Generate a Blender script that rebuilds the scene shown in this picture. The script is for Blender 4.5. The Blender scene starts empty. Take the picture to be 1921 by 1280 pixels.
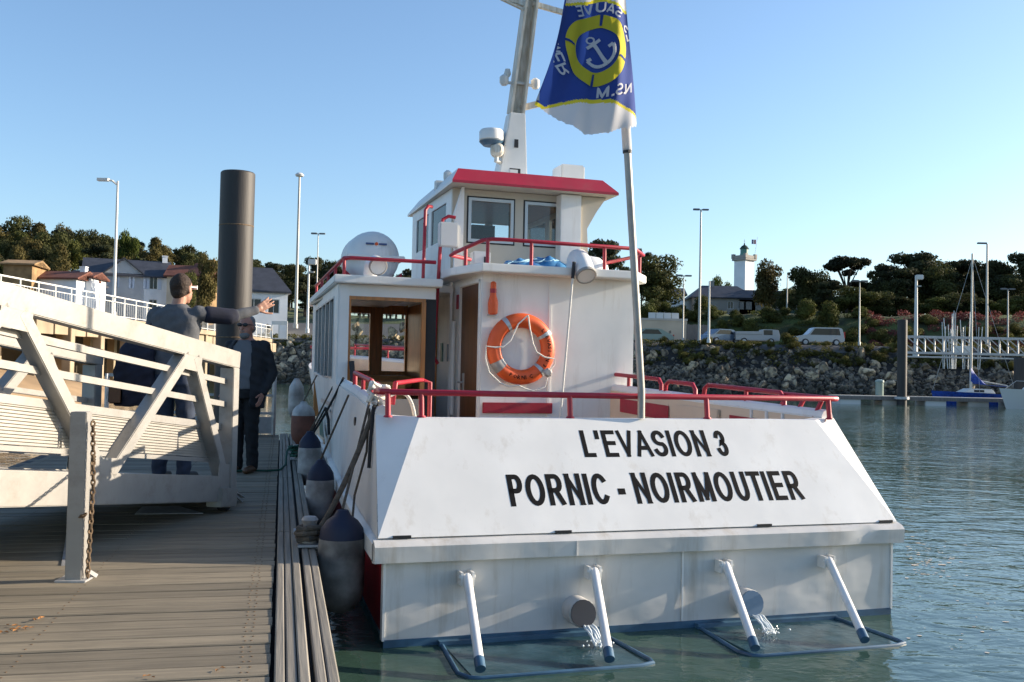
import bpy, bmesh, math, random
import numpy as np
from mathutils import Vector, Matrix
R_ = math.radians
rng = random.Random(7)
scene = bpy.context.scene
COL = scene.collection

# ------------------------------------------------------------------ camera
FPX, CW, CH = 1868.0, 1921.0, 1280.0
PITCH, ROLL, CZ = math.atan(57/1868.0), 0.0205, 1.65
_f = Vector((0, math.cos(PITCH), math.sin(PITCH))); _r = Vector((1, 0, 0)); _u = _r.cross(_f)
CR = math.cos(ROLL)*_r + math.sin(ROLL)*_u
CU = -math.sin(ROLL)*_r + math.cos(ROLL)*_u
cd = bpy.data.cameras.new('camera'); cam = bpy.data.objects.new('camera', cd); COL.objects.link(cam)
cd.sensor_width = 36; cd.lens = FPX/CW*36; cd.clip_start = 0.1; cd.clip_end = 5000
M3 = Matrix((CR, CU, -_f)).transposed()
cam.matrix_world = Matrix.Translation((0, 0, CZ)) @ M3.to_4x4()
scene.camera = cam

# ------------------------------------------------------------------ light
SUN_AZ, SUN_EL = R_(15.0), R_(16.5)          # azimuth measured from +X (right) towards +Y (away)
S = Vector((math.cos(SUN_EL)*math.cos(SUN_AZ), math.cos(SUN_EL)*math.sin(SUN_AZ), math.sin(SUN_EL)))
w = bpy.data.worlds.new('World'); scene.world = w; w.use_nodes = True
nt = w.node_tree; bg = nt.nodes['Background']
sky = nt.nodes.new('ShaderNodeTexSky'); sky.sky_type = 'NISHITA'; sky.sun_disc = False
sky.sun_elevation = SUN_EL; sky.sun_rotation = math.pi/2 - SUN_AZ
sky.altitude = 0; sky.air_density = 1.0; sky.dust_density = 1.0; sky.ozone_density = 3.2
nt.links.new(sky.outputs[0], bg.inputs[0]); bg.inputs[1].default_value = 0.13
sl = bpy.data.lights.new('sun', 'SUN'); so = bpy.data.objects.new('sun', sl); COL.objects.link(so)
sl.energy = 5.0; sl.angle = R_(0.5); sl.color = (1.0, 0.86, 0.68)
so.rotation_euler = S.to_track_quat('Z', 'Y').to_euler(); so.location = S*60
scene.view_settings.view_transform = 'Standard'; scene.view_settings.look = 'None'
scene.view_settings.gamma = 1; scene.view_settings.use_curve_mapping = False
scene.view_settings.exposure = 0.96

# ------------------------------------------------------------------ placing helpers
def ray(px, py): px = float(px); py = float(py); return _f + (px-CW/2)/FPX*CR - (py-CH/2)/FPX*CU
def at(px, py, Y):
    d = ray(px, py); return Vector((0, 0, CZ)) + d*(float(Y)/d.y)
def onz(px, py, z):
    d = ray(px, py); return Vector((0, 0, CZ)) + d*((z-CZ)/d.z)
def hz(px): return 697 + (px-960)*0.0205      # the horizon's row at a column

# ------------------------------------------------------------------ materials
MATS = {}
def mat(name, col, rough=0.6, metal=0.0, var=0.0, vscale=3.0, col2=None, bump=0.0, bscale=20.0, stretch=(1, 1, 1),
        rnd=0.0, spec=0.5, coords='Object', bdist=0.01, detail=4.0, contrast=(0.35, 0.65)):
    m = bpy.data.materials.new(name); m.use_nodes = True; MATS[name] = m
    n = m.node_tree.nodes; L = m.node_tree.links; p = n['Principled BSDF']
    p.inputs['Base Color'].default_value = (*col, 1); p.inputs['Roughness'].default_value = rough
    p.inputs['Metallic'].default_value = metal; p.inputs['Specular IOR Level'].default_value = spec
    if var > 0 or bump > 0 or rnd > 0:
        tc = n.new('ShaderNodeTexCoord'); mp = n.new('ShaderNodeMapping'); mp.inputs['Scale'].default_value = stretch
        L.new(tc.outputs[coords], mp.inputs[0]); vec = mp.outputs[0]
        if rnd > 0:
            oi = n.new('ShaderNodeObjectInfo'); va = n.new('ShaderNodeVectorMath'); va.operation = 'ADD'
            sc = n.new('ShaderNodeMath'); sc.operation = 'MULTIPLY'; sc.inputs[1].default_value = 57.0
            L.new(oi.outputs['Random'], sc.inputs[0]); L.new(vec, va.inputs[0]); L.new(sc.outputs[0], va.inputs[1]); vec = va.outputs[0]
        last = None
        if var > 0:
            nz = n.new('ShaderNodeTexNoise'); nz.inputs['Scale'].default_value = vscale; nz.inputs['Detail'].default_value = detail
            L.new(vec, nz.inputs['Vector'])
            rp = n.new('ShaderNodeValToRGB'); rp.color_ramp.elements[0].position = contrast[0]; rp.color_ramp.elements[1].position = contrast[1]
            c2 = col2 or tuple(c*(1-var) for c in col)
            rp.color_ramp.elements[0].color = (*c2, 1); rp.color_ramp.elements[1].color = (*col, 1)
            L.new(nz.outputs['Fac'], rp.inputs[0]); last = rp.outputs[0]
        if rnd > 0:
            hs = n.new('ShaderNodeHueSaturation'); mr = n.new('ShaderNodeMapRange')
            mr.inputs['To Min'].default_value = 1-rnd; mr.inputs['To Max'].default_value = 1+rnd
            L.new(oi.outputs['Random'], mr.inputs[0]); L.new(mr.outputs[0], hs.inputs['Value'])
            if last: L.new(last, hs.inputs['Color'])
            else: hs.inputs['Color'].default_value = (*col, 1)
            last = hs.outputs[0]
        if last: L.new(last, p.inputs['Base Color'])
        if bump > 0:
            nb = n.new('ShaderNodeTexNoise'); nb.inputs['Scale'].default_value = bscale; nb.inputs['Detail'].default_value = 3
            L.new(vec, nb.inputs['Vector'])
            b = n.new('ShaderNodeBump'); b.inputs['Strength'].default_value = bump; b.inputs['Distance'].default_value = bdist
            L.new(nb.outputs['Fac'], b.inputs['Height']); L.new(b.outputs[0], p.inputs['Normal'])
    return m

def grime(name, col, amt, sc=(3.0, 3.0, .35), lo=.56, hi=.75):      # weathering streaks that run down a painted surface
    m = MATS[name]; n = m.node_tree.nodes; L = m.node_tree.links; p = n['Principled BSDF']
    src = p.inputs['Base Color'].links[0].from_socket
    tc = n.new('ShaderNodeTexCoord'); mp = n.new('ShaderNodeMapping'); mp.inputs['Scale'].default_value = sc; L.new(tc.outputs['Object'], mp.inputs[0])
    nz = n.new('ShaderNodeTexNoise'); nz.inputs['Scale'].default_value = 2.2; nz.inputs['Detail'].default_value = 8; nz.inputs['Roughness'].default_value = .7; L.new(mp.outputs[0], nz.inputs['Vector'])
    mr = n.new('ShaderNodeMapRange'); mr.inputs['From Min'].default_value = lo; mr.inputs['From Max'].default_value = hi; mr.inputs['To Max'].default_value = amt; L.new(nz.outputs['Fac'], mr.inputs[0])
    mx = n.new('ShaderNodeMix'); mx.data_type = 'RGBA'; mx.inputs['B'].default_value = (*col, 1)
    for i_, s_ in ((0, mr.outputs[0]),): L.new(s_, mx.inputs[0])
    L.new(src, mx.inputs['A']); L.new(mx.outputs['Result'], p.inputs['Base Color'])
    rr = n.new('ShaderNodeMapRange'); r0 = p.inputs['Roughness'].default_value; rr.inputs['To Min'].default_value = r0-.08; rr.inputs['To Max'].default_value = r0+.18; L.new(nz.outputs['Fac'], rr.inputs[0]); L.new(rr.outputs[0], p.inputs['Roughness'])
mat('white', (.80, .785, .75), .38, var=.10, vscale=2.2, bump=.16, bscale=2.2, bdist=.02)
mat('plate', (.66, .645, .615), .34, var=.16, vscale=1.6, bump=.38, bscale=1.5, bdist=.05, stretch=(1, 1, 1.6))
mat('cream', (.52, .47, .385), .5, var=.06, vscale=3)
grime('white', (.42, .36, .28), .40); grime('plate', (.34, .28, .20), .6, lo=.52)
mat('cream_bounce', (.72, .56, .41), .5, var=.08, vscale=3)  # cream paint with warm bounced sunlight mixed into its colour
mat('splash', (.72, .77, .78), .12, spec=.8)
mat('red', (.40, .012, .032), .38, var=.15, vscale=6)
mat('roof_red', (.36, .010, .035), .5, var=.12, vscale=4)
grime('red', (.30, .07, .06), .45, (4, 4, 4), .5, .72); grime('roof_red', (.26, .05, .06), .4, (2, 2, 2), .5, .72)
mat('hull_red', (.30, .008, .015), .5, var=.25, vscale=3)
mat('blue_hull', (.05, .13, .22), .45, var=.4, vscale=6)
mat('orange', (.75, .105, .018), .5, var=.12, vscale=7)
mat('silver_tape', (.45, .48, .5), .3, metal=.3)
mat('black', (.012, .012, .014), .5)
mat('black_print', (.010, .010, .011), .8, spec=.1)
mat('print_blue', (.05, .08, .20), .5)
mat('rubber', (.02, .02, .022), .7)
mat('rope_white', (.68, .66, .60), .9, bump=.5, bscale=60)
mat('rope_brown', (.13, .105, .08), .95, var=.4, vscale=30, bump=.6, bscale=60)
mat('rope_black', (.02, .02, .022), .9)
mat('rope_green', (.015, .09, .06), .9, var=.4, vscale=30)
mat('fender_grey', (.30, .28, .26), .6, var=.45, vscale=5, col2=(.09, .08, .075), bump=.2, bscale=20)
mat('fender_white', (.52, .50, .48), .5, var=.4, vscale=5, col2=(.20, .18, .17))
mat('fender_blue', (.007, .012, .038), .6)
mat('fender_red', (.20, .07, .045), .7, var=.4, vscale=6)
mat('alu', (.35, .335, .31), .42, metal=.3, var=.12, vscale=5, bump=.1, bscale=30)
grime('alu', (.20, .18, .15), .6, (2, 2, 2), .5, .7)
mat('alu_rib', (.40, .375, .33), .5, metal=.2, var=.12, vscale=8)
mat('galv', (.50, .50, .50), .5, metal=.5, var=.2, vscale=10)
mat('rusty', (.22, .15, .09), .8, metal=.3, var=.5, vscale=30)
mat('deck_plank', (.22, .185, .13), .75, var=.32, vscale=6, stretch=(.5, 9, 3), rnd=.22, bump=.5, bscale=7, bdist=.004)
grime('deck_plank', (.10, .085, .065), .5, (1.2, 2.5, 1), .50, .72)
mat('edge_plank', (.25, .225, .185), .75, var=.35, vscale=5, stretch=(12, .35, 3), rnd=.12, bump=.5, bscale=7, bdist=.004)
mat('float_dark', (.03, .032, .035), .8, var=.3)
mat('varnish', (.48, .19, .05), .35, var=.35, vscale=5, stretch=(6, 6, .6))
mat('varnish_light', (.66, .31, .09), .35, var=.3, vscale=5, stretch=(1, 6, 6))
mat('ceiling_wood', (.50, .38, .26), .55, var=.2, vscale=5, stretch=(1, 8, 1))
mat('door_wood', (.16, .062, .022), .45, var=.45, vscale=4, stretch=(8, 8, .5))
mat('mast_paint', (.70, .67, .60), .55, var=.35, vscale=5, stretch=(6, 6, .6), col2=(.48, .42, .33))
mat('tarp', (.07, .30, .55), .55, var=.5, vscale=9, col2=(.02, .10, .28))
mat('tarp_light', (.35, .58, .68), .6)
mat('sail_cover', (.01, .07, .42), .65, var=.5, vscale=6)
mat('pile_steel', (.036, .032, .030), .6, var=.3, vscale=3, stretch=(3, 3, .3), bump=.2, bscale=12)
mat('concrete', (.40, .32, .22), .9, var=.4, vscale=.6, bump=.4, bscale=6)
mat('concrete_shaded', (.10, .08, .055), .95, var=.4, vscale=.5)  # concrete darkened to paint in the shade of the voids under the pier
mat('sand', (.40, .27, .15), .95, var=.35, vscale=.5, bump=.5, bscale=5, coords='Generated' if False else 'Object')
mat('asphalt', (.09, .088, .085), .9, var=.2, vscale=.5)
mat('grass', (.085, .11, .028), .95, var=.55, vscale=.35, col2=(.03, .035, .012), bump=.8, bscale=4, bdist=.2)
mat('rock', (.47, .36, .23), .92, var=.6, vscale=1.5, col2=(.10, .08, .06), contrast=(.40, .58), rnd=.55, bump=.7, bscale=3, bdist=.08)
mat('rock_gap_shade', (.03, .026, .022), .95, var=.6, vscale=.5, bump=.8, bscale=2, bdist=.2)  # near-black ground that paints the shade in the gaps between rocks
mat('lamp_pole', (.42, .41, .38), .5, metal=.2)
mat('lamp_white', (.62, .62, .60), .5)
mat('lamp_head', (.16, .165, .17), .5)
mat('wall_white', (.80, .82, .84), .85, var=.12, vscale=.6)
mat('wall_cream', (.55, .47, .36), .85, var=.15, vscale=.6)
mat('wall_grey', (.34, .32, .29), .85, var=.2, vscale=.5)
mat('stone_wall', (.34, .215, .10), .9, var=.45, vscale=1.2)
mat('slate', (.045, .050, .065), .6, var=.3, vscale=1.5)
mat('tile_red', (.17, .06, .038), .8, var=.35, vscale=1.5)
mat('shutter', (.52, .58, .68), .7)
mat('frame_white', (.62, .62, .60), .6)
mat('dark_glass', (.015, .02, .028), .08)
mat('lantern_green', (.06, .20, .17), .4)
mat('fence_green', (.02, .05, .038), .8)
mat('fence_wood', (.22, .19, .17), .85, var=.3, vscale=3, stretch=(6, 6, .4))
mat('bark', (.07, .052, .036), .95, var=.4, vscale=3)
for nm, c in dict(leaf_dark=(.068, .074, .024), leaf_mid=(.10, .108, .026), leaf_olive=(.12, .10, .032), leaf_bright=(.10, .13, .022),
                  leaf_pine=(.048, .054, .024), leaf_bank=(.14, .132, .034), leaf_pink=(.24, .075, .065), leaf_dry=(.15, .10, .045)).items():
    mat(nm, c, .8, var=.55, vscale=2.6, rnd=.34, spec=.2)
mat('car_silver', (.32, .35, .40), .25, metal=.5)
mat('car_blue', (.10, .15, .23), .25, metal=.4)
mat('car_green', (.24, .31, .27), .3)
mat('car_white', (.42, .41, .40), .35)
mat('tail_light', (.45, .02, .02), .3)
mat('head_light', (.7, .7, .7), .2)
mat('skin', (.42, .215, .145), .55, var=.12, vscale=12)
mat('skin_red', (.40, .18, .125), .55, var=.12, vscale=12)
mat('hair_brown', (.035, .018, .010), .8, bump=.8, bscale=50, var=.4, vscale=40)
mat('hair_grey', (.17, .165, .165), .85, bump=.8, bscale=50)
mat('sweater', (.092, .097, .108), .92, var=.15, vscale=20, bump=.3, bscale=40)
mat('navy', (.010, .013, .030), .9, var=.3, vscale=15)
mat('jacket', (.010, .011, .016), .75, var=.3, vscale=12)
mat('shirt_grey', (.13, .13, .14), .9)
mat('jeans', (.035, .05, .085), .9, var=.3, vscale=12)
mat('trouser_black', (.010, .010, .012), .9)
mat('leather', (.10, .045, .02), .5)
mat('flag_blue', (.022, .055, .26), .85)
mat('flag_white', (.66, .65, .66), .85)
mat('flag_yellow', (.66, .56, .035), .85)
mat('bird', (.6, .6, .58), .8)
mat('leaf_litter', (.35, .16, .05), .9)
mat('conc_pale', (.50, .46, .40), .9, var=.2, vscale=1)

def glass(name, tint, fac=0.12):
    m = bpy.data.materials.new(name); m.use_nodes = True; n = m.node_tree.nodes; L = m.node_tree.links
    n.remove(n['Principled BSDF']); o = n['Material Output']
    t = n.new('ShaderNodeBsdfTransparent'); t.inputs[0].default_value = (*tint, 1)
    g = n.new('ShaderNodeBsdfGlossy'); g.inputs['Roughness'].default_value = .03
    fr = n.new('ShaderNodeFresnel'); fr.inputs[0].default_value = 1.5
    mx = n.new('ShaderNodeMixShader'); L.new(fr.outputs[0], mx.inputs[0]); L.new(t.outputs[0], mx.inputs[1]); L.new(g.outputs[0], mx.inputs[2])
    L.new(mx.outputs[0], o.inputs[0]); MATS[name] = m
glass('glass', (.93, .95, .95)); glass('glass_dark', (.45, .48, .5)); glass('falling_water', (.93, .97, .97))

def leafy(name):      # a little light comes through leaves
    m = MATS[name]; n = m.node_tree.nodes; L = m.node_tree.links; p = n['Principled BSDF']
    p.inputs['Transmission Weight'].default_value = 0.0
    tr = n.new('ShaderNodeBsdfTranslucent'); mx = n.new('ShaderNodeMixShader'); mx.inputs[0].default_value = .25
    src = p.inputs['Base Color'].links[0].from_socket; L.new(src, tr.inputs[0])
    L.new(p.outputs[0], mx.inputs[1]); L.new(tr.outputs[0], mx.inputs[2]); L.new(mx.outputs[0], n['Material Output'].inputs[0])
for nm in [k for k in MATS if k.startswith('leaf_') and k != 'leaf_litter']: leafy(nm)
for nm in ('flag_blue', 'flag_white', 'flag_yellow'):
    m = MATS[nm]; n = m.node_tree.nodes; L = m.node_tree.links; p = n['Principled BSDF']
    tr = n.new('ShaderNodeBsdfTranslucent'); tr.inputs[0].default_value = p.inputs['Base Color'].default_value
    mx = n.new('ShaderNodeMixShader'); mx.inputs[0].default_value = .35
    L.new(p.outputs[0], mx.inputs[1]); L.new(tr.outputs[0], mx.inputs[2]); L.new(mx.outputs[0], n['Material Output'].inputs[0])

def water_mat():
    m = bpy.data.materials.new('water'); m.use_nodes = True; n = m.node_tree.nodes; L = m.node_tree.links; p = n['Principled BSDF']
    p.inputs['Base Color'].default_value = (.036, .072, .054, 1); p.inputs['Roughness'].default_value = .07; p.inputs['IOR'].default_value = 1.33
    tc = n.new('ShaderNodeTexCoord')
    h = None
    for sc, st, amp in ((1.1, (1, 1.5, 1), .9), (3.4, (1, 1.7, 1), .45), (9.0, (1, 1.4, 1), .16)):
        mp = n.new('ShaderNodeMapping'); mp.inputs['Scale'].default_value = st; mp.inputs['Rotation'].default_value = (0, 0, .35*sc)
        nz = n.new('ShaderNodeTexNoise'); nz.inputs['Scale'].default_value = sc; nz.inputs['Detail'].default_value = 2; nz.inputs['Distortion'].default_value = .6
        L.new(tc.outputs['Object'], mp.inputs[0]); L.new(mp.outputs[0], nz.inputs['Vector'])
        mu = n.new('ShaderNodeMath'); mu.operation = 'MULTIPLY'; mu.inputs[1].default_value = amp; L.new(nz.outputs['Fac'], mu.inputs[0])
        if h is None: h = mu.outputs[0]
        else:
            ad = n.new('ShaderNodeMath'); ad.operation = 'ADD'; L.new(h, ad.inputs[0]); L.new(mu.outputs[0], ad.inputs[1]); h = ad.outputs[0]
    # calm and ruffled patches
    cz = n.new('ShaderNodeTexNoise'); cz.inputs['Scale'].default_value = .10; L.new(tc.outputs['Object'], cz.inputs['Vector'])
    cr = n.new('ShaderNodeMapRange'); cr.inputs['From Min'].default_value = .38; cr.inputs['From Max'].default_value = .62
    cr.inputs['To Min'].default_value = .25; cr.inputs['To Max'].default_value = .60; L.new(cz.outputs['Fac'], cr.inputs[0])
    b = n.new('ShaderNodeBump'); b.inputs['Distance'].default_value = .05
    L.new(cr.outputs[0], b.inputs['Strength']); L.new(h, b.inputs['Height']); L.new(b.outputs[0], p.inputs['Normal'])
    MATS['water'] = m
water_mat()
def wet_plate():
    m = mat('wet_plate', (.04, .09, .11), .12, var=.5, vscale=5, col2=(.012, .04, .045), bump=.35, bscale=9, bdist=.02)
wet_plate()

# ------------------------------------------------------------------ mesh builder
class MB:
    def __init__(s): s.v = []; s.f = []; s.m = []; s.mi = 0
    def add(s, vs, fs, mi=None):
        b = len(s.v); s.v += [tuple(p) for p in vs]
        for f in fs: s.f.append(tuple(b+i for i in f)); s.m.append(s.mi if mi is None else mi)
        return s
    def box(s, x0, x1, y0, y1, z0, z1, mi=None):
        vs = [(x, y, z) for z in (z0, z1) for y in (y0, y1) for x in (x0, x1)]
        return s.add(vs, [(0, 2, 3, 1), (4, 5, 7, 6), (0, 1, 5, 4), (2, 6, 7, 3), (0, 4, 6, 2), (1, 3, 7, 5)], mi)
    def obox(s, p, q, wd, ht, up=(0, 0, 1), mi=None):
        p = Vector(p); q = Vector(q); d = (q-p).normalized(); up = Vector(up)
        sd = d.cross(up); sd = sd.normalized() if sd.length > 1e-6 else d.orthogonal().normalized(); u = sd.cross(d)
        vs = []
        for e in (p, q):
            for a, b in ((-1, -1), (1, -1), (1, 1), (-1, 1)): vs.append(e + sd*(a*wd/2) + u*(b*ht/2))
        return s.add(vs, [(3, 2, 1, 0), (4, 5, 6, 7)] + [(i, (i+1) % 4, 4+(i+1) % 4, 4+i) for i in range(4)], mi)
    def tube(s, pts, r, n=8, caps=True, mi=None, closed=False):
        pts = [Vector(p) for p in pts]; k = len(pts); rs = r if isinstance(r, (list, tuple)) else [r]*k
        rings = []; prev = None
        for i in range(k):
            if closed: d = pts[(i+1) % k]-pts[i-1]
            else: d = pts[min(i+1, k-1)]-pts[max(i-1, 0)]
            d.normalize()
            if prev is None: a = d.orthogonal().normalized()
            else:
                a = prev - d*prev.dot(d); a = a.normalized() if a.length > 1e-6 else d.orthogonal().normalized()
            prev = a; b = d.cross(a)
            rings.append([pts[i] + (a*math.cos(t)+b*math.sin(t))*rs[i] for t in [2*math.pi*j/n for j in range(n)]])
        vs = [p for rg in rings for p in rg]; fs = []
        for i in range(k if closed else k-1):
            for j in range(n):
                i2 = (i+1) % k
                fs.append((i*n+j, i*n+(j+1) % n, i2*n+(j+1) % n, i2*n+j))
        if caps and not closed: fs += [tuple(range(n))[::-1], tuple((k-1)*n+j for j in range(n))]
        return s.add(vs, fs, mi)
    def lathe(s, prof, n=16, c=(0, 0, 0), ax=(0, 0, 1), mi=None, mis=None):
        ax = Vector(ax).normalized(); a = ax.orthogonal().normalized(); b = ax.cross(a); c = Vector(c)
        vs = []; fs = []; ms = []
        for r, z in prof:
            for j in range(n):
                t = 2*math.pi*j/n; vs.append(c + ax*z + (a*math.cos(t)+b*math.sin(t))*max(r, 1e-4))
        for i in range(len(prof)-1):
            for j in range(n): fs.append((i*n+j, i*n+(j+1) % n, (i+1)*n+(j+1) % n, (i+1)*n+j)); ms.append(mis[i] if mis else (s.mi if mi is None else mi))
        b0 = len(s.v); s.v += [tuple(p) for p in vs]
        for f, m_ in zip(fs, ms): s.f.append(tuple(b0+i for i in f)); s.m.append(m_)
        s.f.append(tuple(b0+j for j in range(n))[::-1]); s.m.append(ms[0])
        s.f.append(tuple(b0+(len(prof)-1)*n+j for j in range(n))); s.m.append(ms[-1])
        return s
    def prism(s, poly, o, A, B, N, d, mi=None):      # polygon in the plane (A,B) at o, thickness d along N
        o = Vector(o); A = Vector(A); B = Vector(B); N = Vector(N); k = len(poly)
        vs = [o+A*x+B*y for x, y in poly] + [o+A*x+B*y+N*d for x, y in poly]
        return s.add(vs, [tuple(range(k))[::-1], tuple(range(k, 2*k))] + [(i, (i+1) % k, k+(i+1) % k, k+i) for i in range(k)], mi)
    def wall(s, o, A, B, N, W, Hh, holes, d, mi=None):  # rectangular wall with rectangular openings
        o = Vector(o); A = Vector(A); B = Vector(B); N = Vector(N)
        xs = sorted({0, W} | {h[0] for h in holes} | {h[1] for h in holes}); ys = sorted({0, Hh} | {h[2] for h in holes} | {h[3] for h in holes})
        nx, ny = len(xs), len(ys)
        vs = [o+A*x+B*y+N*dd for dd in (0, d) for y in ys for x in xs]
        ix = lambda i, j, k: k*nx*ny + j*nx + i
        solid = {}
        for i in range(nx-1):
            for j in range(ny-1):
                cx, cy = (xs[i]+xs[i+1])/2, (ys[j]+ys[j+1])/2
                solid[i, j] = not any(h[0] < cx < h[1] and h[2] < cy < h[3] for h in holes)
        fs = []
        for (i, j), ok in solid.items():
            if not ok: continue
            fs.append((ix(i, j, 0), ix(i, j+1, 0), ix(i+1, j+1, 0), ix(i+1, j, 0))); fs.append((ix(i, j, 1), ix(i+1, j, 1), ix(i+1, j+1, 1), ix(i, j+1, 1)))
            if not solid.get((i-1, j)): fs.append((ix(i, j, 0), ix(i, j, 1), ix(i, j+1, 1), ix(i, j+1, 0)))
            if not solid.get((i+1, j)): fs.append((ix(i+1, j, 0), ix(i+1, j+1, 0), ix(i+1, j+1, 1), ix(i+1, j, 1)))
            if not solid.get((i, j-1)): fs.append((ix(i, j, 0), ix(i+1, j, 0), ix(i+1, j, 1), ix(i, j, 1)))
            if not solid.get((i, j+1)): fs.append((ix(i, j+1, 0), ix(i, j+1, 1), ix(i+1, j+1, 1), ix(i+1, j+1, 0)))
        return s.add(vs, fs, mi)
    def build(s, name, mats, parent=None, loc=None, rot=None, smooth=False, bevel=0, segs=2, off=None, recalc=True):
        me = bpy.data.meshes.new(name)
        vs = s.v if off is None else [(x-off[0], y-off[1], z-off[2]) for x, y, z in s.v]
        me.from_pydata(vs, [], s.f)
        if isinstance(mats, str): mats = [mats]
        for m_ in mats: me.materials.append(MATS[m_])
        me.polygons.foreach_set('material_index', s.m)
        if bevel or recalc:
            bm = bmesh.new(); bm.from_mesh(me)
            if recalc: bmesh.ops.recalc_face_normals(bm, faces=bm.faces)
            if bevel:
                es = [e for e in bm.edges if len(e.link_faces) == 2 and e.calc_face_angle(0) > .5]
                bmesh.ops.bevel(bm, geom=es, offset=bevel, segments=segs, affect='EDGES', clamp_overlap=True)
            bm.to_mesh(me); bm.free()
        if smooth: me.shade_smooth(); me.set_sharp_from_angle(angle=R_(40))
        return link(name, me, parent, loc, rot)
def link(name, me, parent=None, loc=None, rot=None):
    o = bpy.data.objects.new(name, me); COL.objects.link(o)
    if parent: o.parent = parent
    if loc is not None: o.location = loc
    if rot is not None: o.rotation_euler = rot if hasattr(rot, '__len__') else (0, 0, rot)
    return o
def tag(o, label=None, cat=None, group=None, kind=None):
    if label: o['label'] = label
    if cat: o['category'] = cat
    if group: o['group'] = group
    if kind: o['kind'] = kind
    return o
def thing(name, label, cat, loc=(0, 0, 0), rot=0, group=None):
    o = link(name, None, None, loc, rot); o.empty_display_size = .2
    return tag(o, label, cat, group)
def copy_tree(o, parent=None):
    c = o.copy(); COL.objects.link(c)
    if parent: c.parent = parent
    for ch in list(o.children): copy_tree(ch, c)
    return c
def arc(c, r, a0, a1, A, B, n=10):
    c = Vector(c); A = Vector(A); B = Vector(B)
    return [c + (A*math.cos(a0+(a1-a0)*i/n) + B*math.sin(a0+(a1-a0)*i/n))*r for i in range(n+1)]
def bez(p0, p1, p2, n=12):
    p0, p1, p2 = Vector(p0), Vector(p1), Vector(p2)
    return [p0*(1-t)**2 + p1*2*t*(1-t) + p2*t*t for t in [i/n for i in range(n+1)]]
def text_mesh(txt, bold=0.0, res=3, extrude=0.0):      # letters as flat polygons (a mesh datablock)
    cu = bpy.data.curves.new('t', 'FONT'); cu.body = txt; cu.size = 1; cu.offset = bold; cu.resolution_u = res; cu.extrude = extrude; cu.fill_mode = 'FRONT' if extrude == 0 else 'BOTH'
    o = bpy.data.objects.new('t', cu); COL.objects.link(o)
    dg = bpy.context.evaluated_depsgraph_get(); dg.update()
    me = bpy.data.meshes.new_from_object(o.evaluated_get(dg)); bpy.data.objects.remove(o); bpy.data.curves.remove(cu)
    return me
X3, Y3, Z3 = Vector((1, 0, 0)), Vector((0, 1, 0)), Vector((0, 0, 1))
# ================================================================== water, land, sky is the world
m = MB().box(-900, 900, -300, 1500, -.0, .0); m.f = m.f[:1]; m.m = m.m[:1]; m.v = m.v[:4]; m.f = [(0, 1, 3, 2)]
tag(m.build('water', 'water', recalc=False), kind='structure')

def ys(x): return 90.6-.1765*x                      # water's edge of the far bank
def hill(x, y):
    return 9*math.exp(-((x+98)/46)**2)*min(1, max(0, (y-128)/55)) + 3*math.exp(-((x+45)/40)**2)*min(1, max(0, (y-130)/50))
def land(x, y):
    d = y-ys(x)
    if d < 8: return -1.3 + 6.0*max(0, min(1, (d+1.0)/8.5))
    z = 4.7
    k = min(1, max(0, (x-2)/14)); t = min(1, max(0, (d-27)/9)); t = t*t*(3-2*t)
    z += 4.6*k*t + (1-k)*3.2*min(1, max(0, (d-10)/22))
    return z + hill(x, y)
m = MB(); xs = list(np.arange(-150, -60, 6))+list(np.arange(-60, 110, 3))+list(np.arange(110, 200, 8)); ds = [-3, -1, 1, 3, 5, 6.5, 8, 10, 14, 18, 22, 26, 28, 30, 32, 34, 36, 40, 46, 54, 64, 76, 90, 110, 140, 180, 240, 320, 500]
for x in xs:
    for d in ds: m.v.append((x, ys(x)+d, land(x, ys(x)+d) + (.25*math.sin(x*.7+d) if d > 28 else 0)))
for i in range(len(xs)-1):
    for j in range(len(ds)-1):
        q = i*len(ds)+j; m.f.append((q, q+len(ds), q+len(ds)+1, q+1)); m.m.append(0 if ds[j] < 6 else (1 if ds[j] < 26 else 2))
tag(m.build('terrain', ['rock_gap_shade', 'asphalt', 'grass'], smooth=True), kind='structure')
# beach under the pier on the left
m = MB(); bx = [-60, -40, -30, -26, -22, -20, -18.6, -17.2, -16.2, -15]; bz = [3, 2.6, 2.0, 1.7, 1.45, 1.15, .75, .3, -.15, -.7]
by = list(np.arange(14, 92, 2.5))
for y in by:
    for x, z in zip(bx, bz): m.v.append((x-.6*max(0, y-46), y, z+.08*math.sin(y*.9+x)))
for i in range(len(by)-1):
    for j in range(len(bx)-1): q = i*len(bx)+j; m.f.append((q, q+1, q+len(bx)+1, q+len(bx))); m.m.append(0)
tag(m.build('beach', 'sand', smooth=True), kind='structure')

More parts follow.
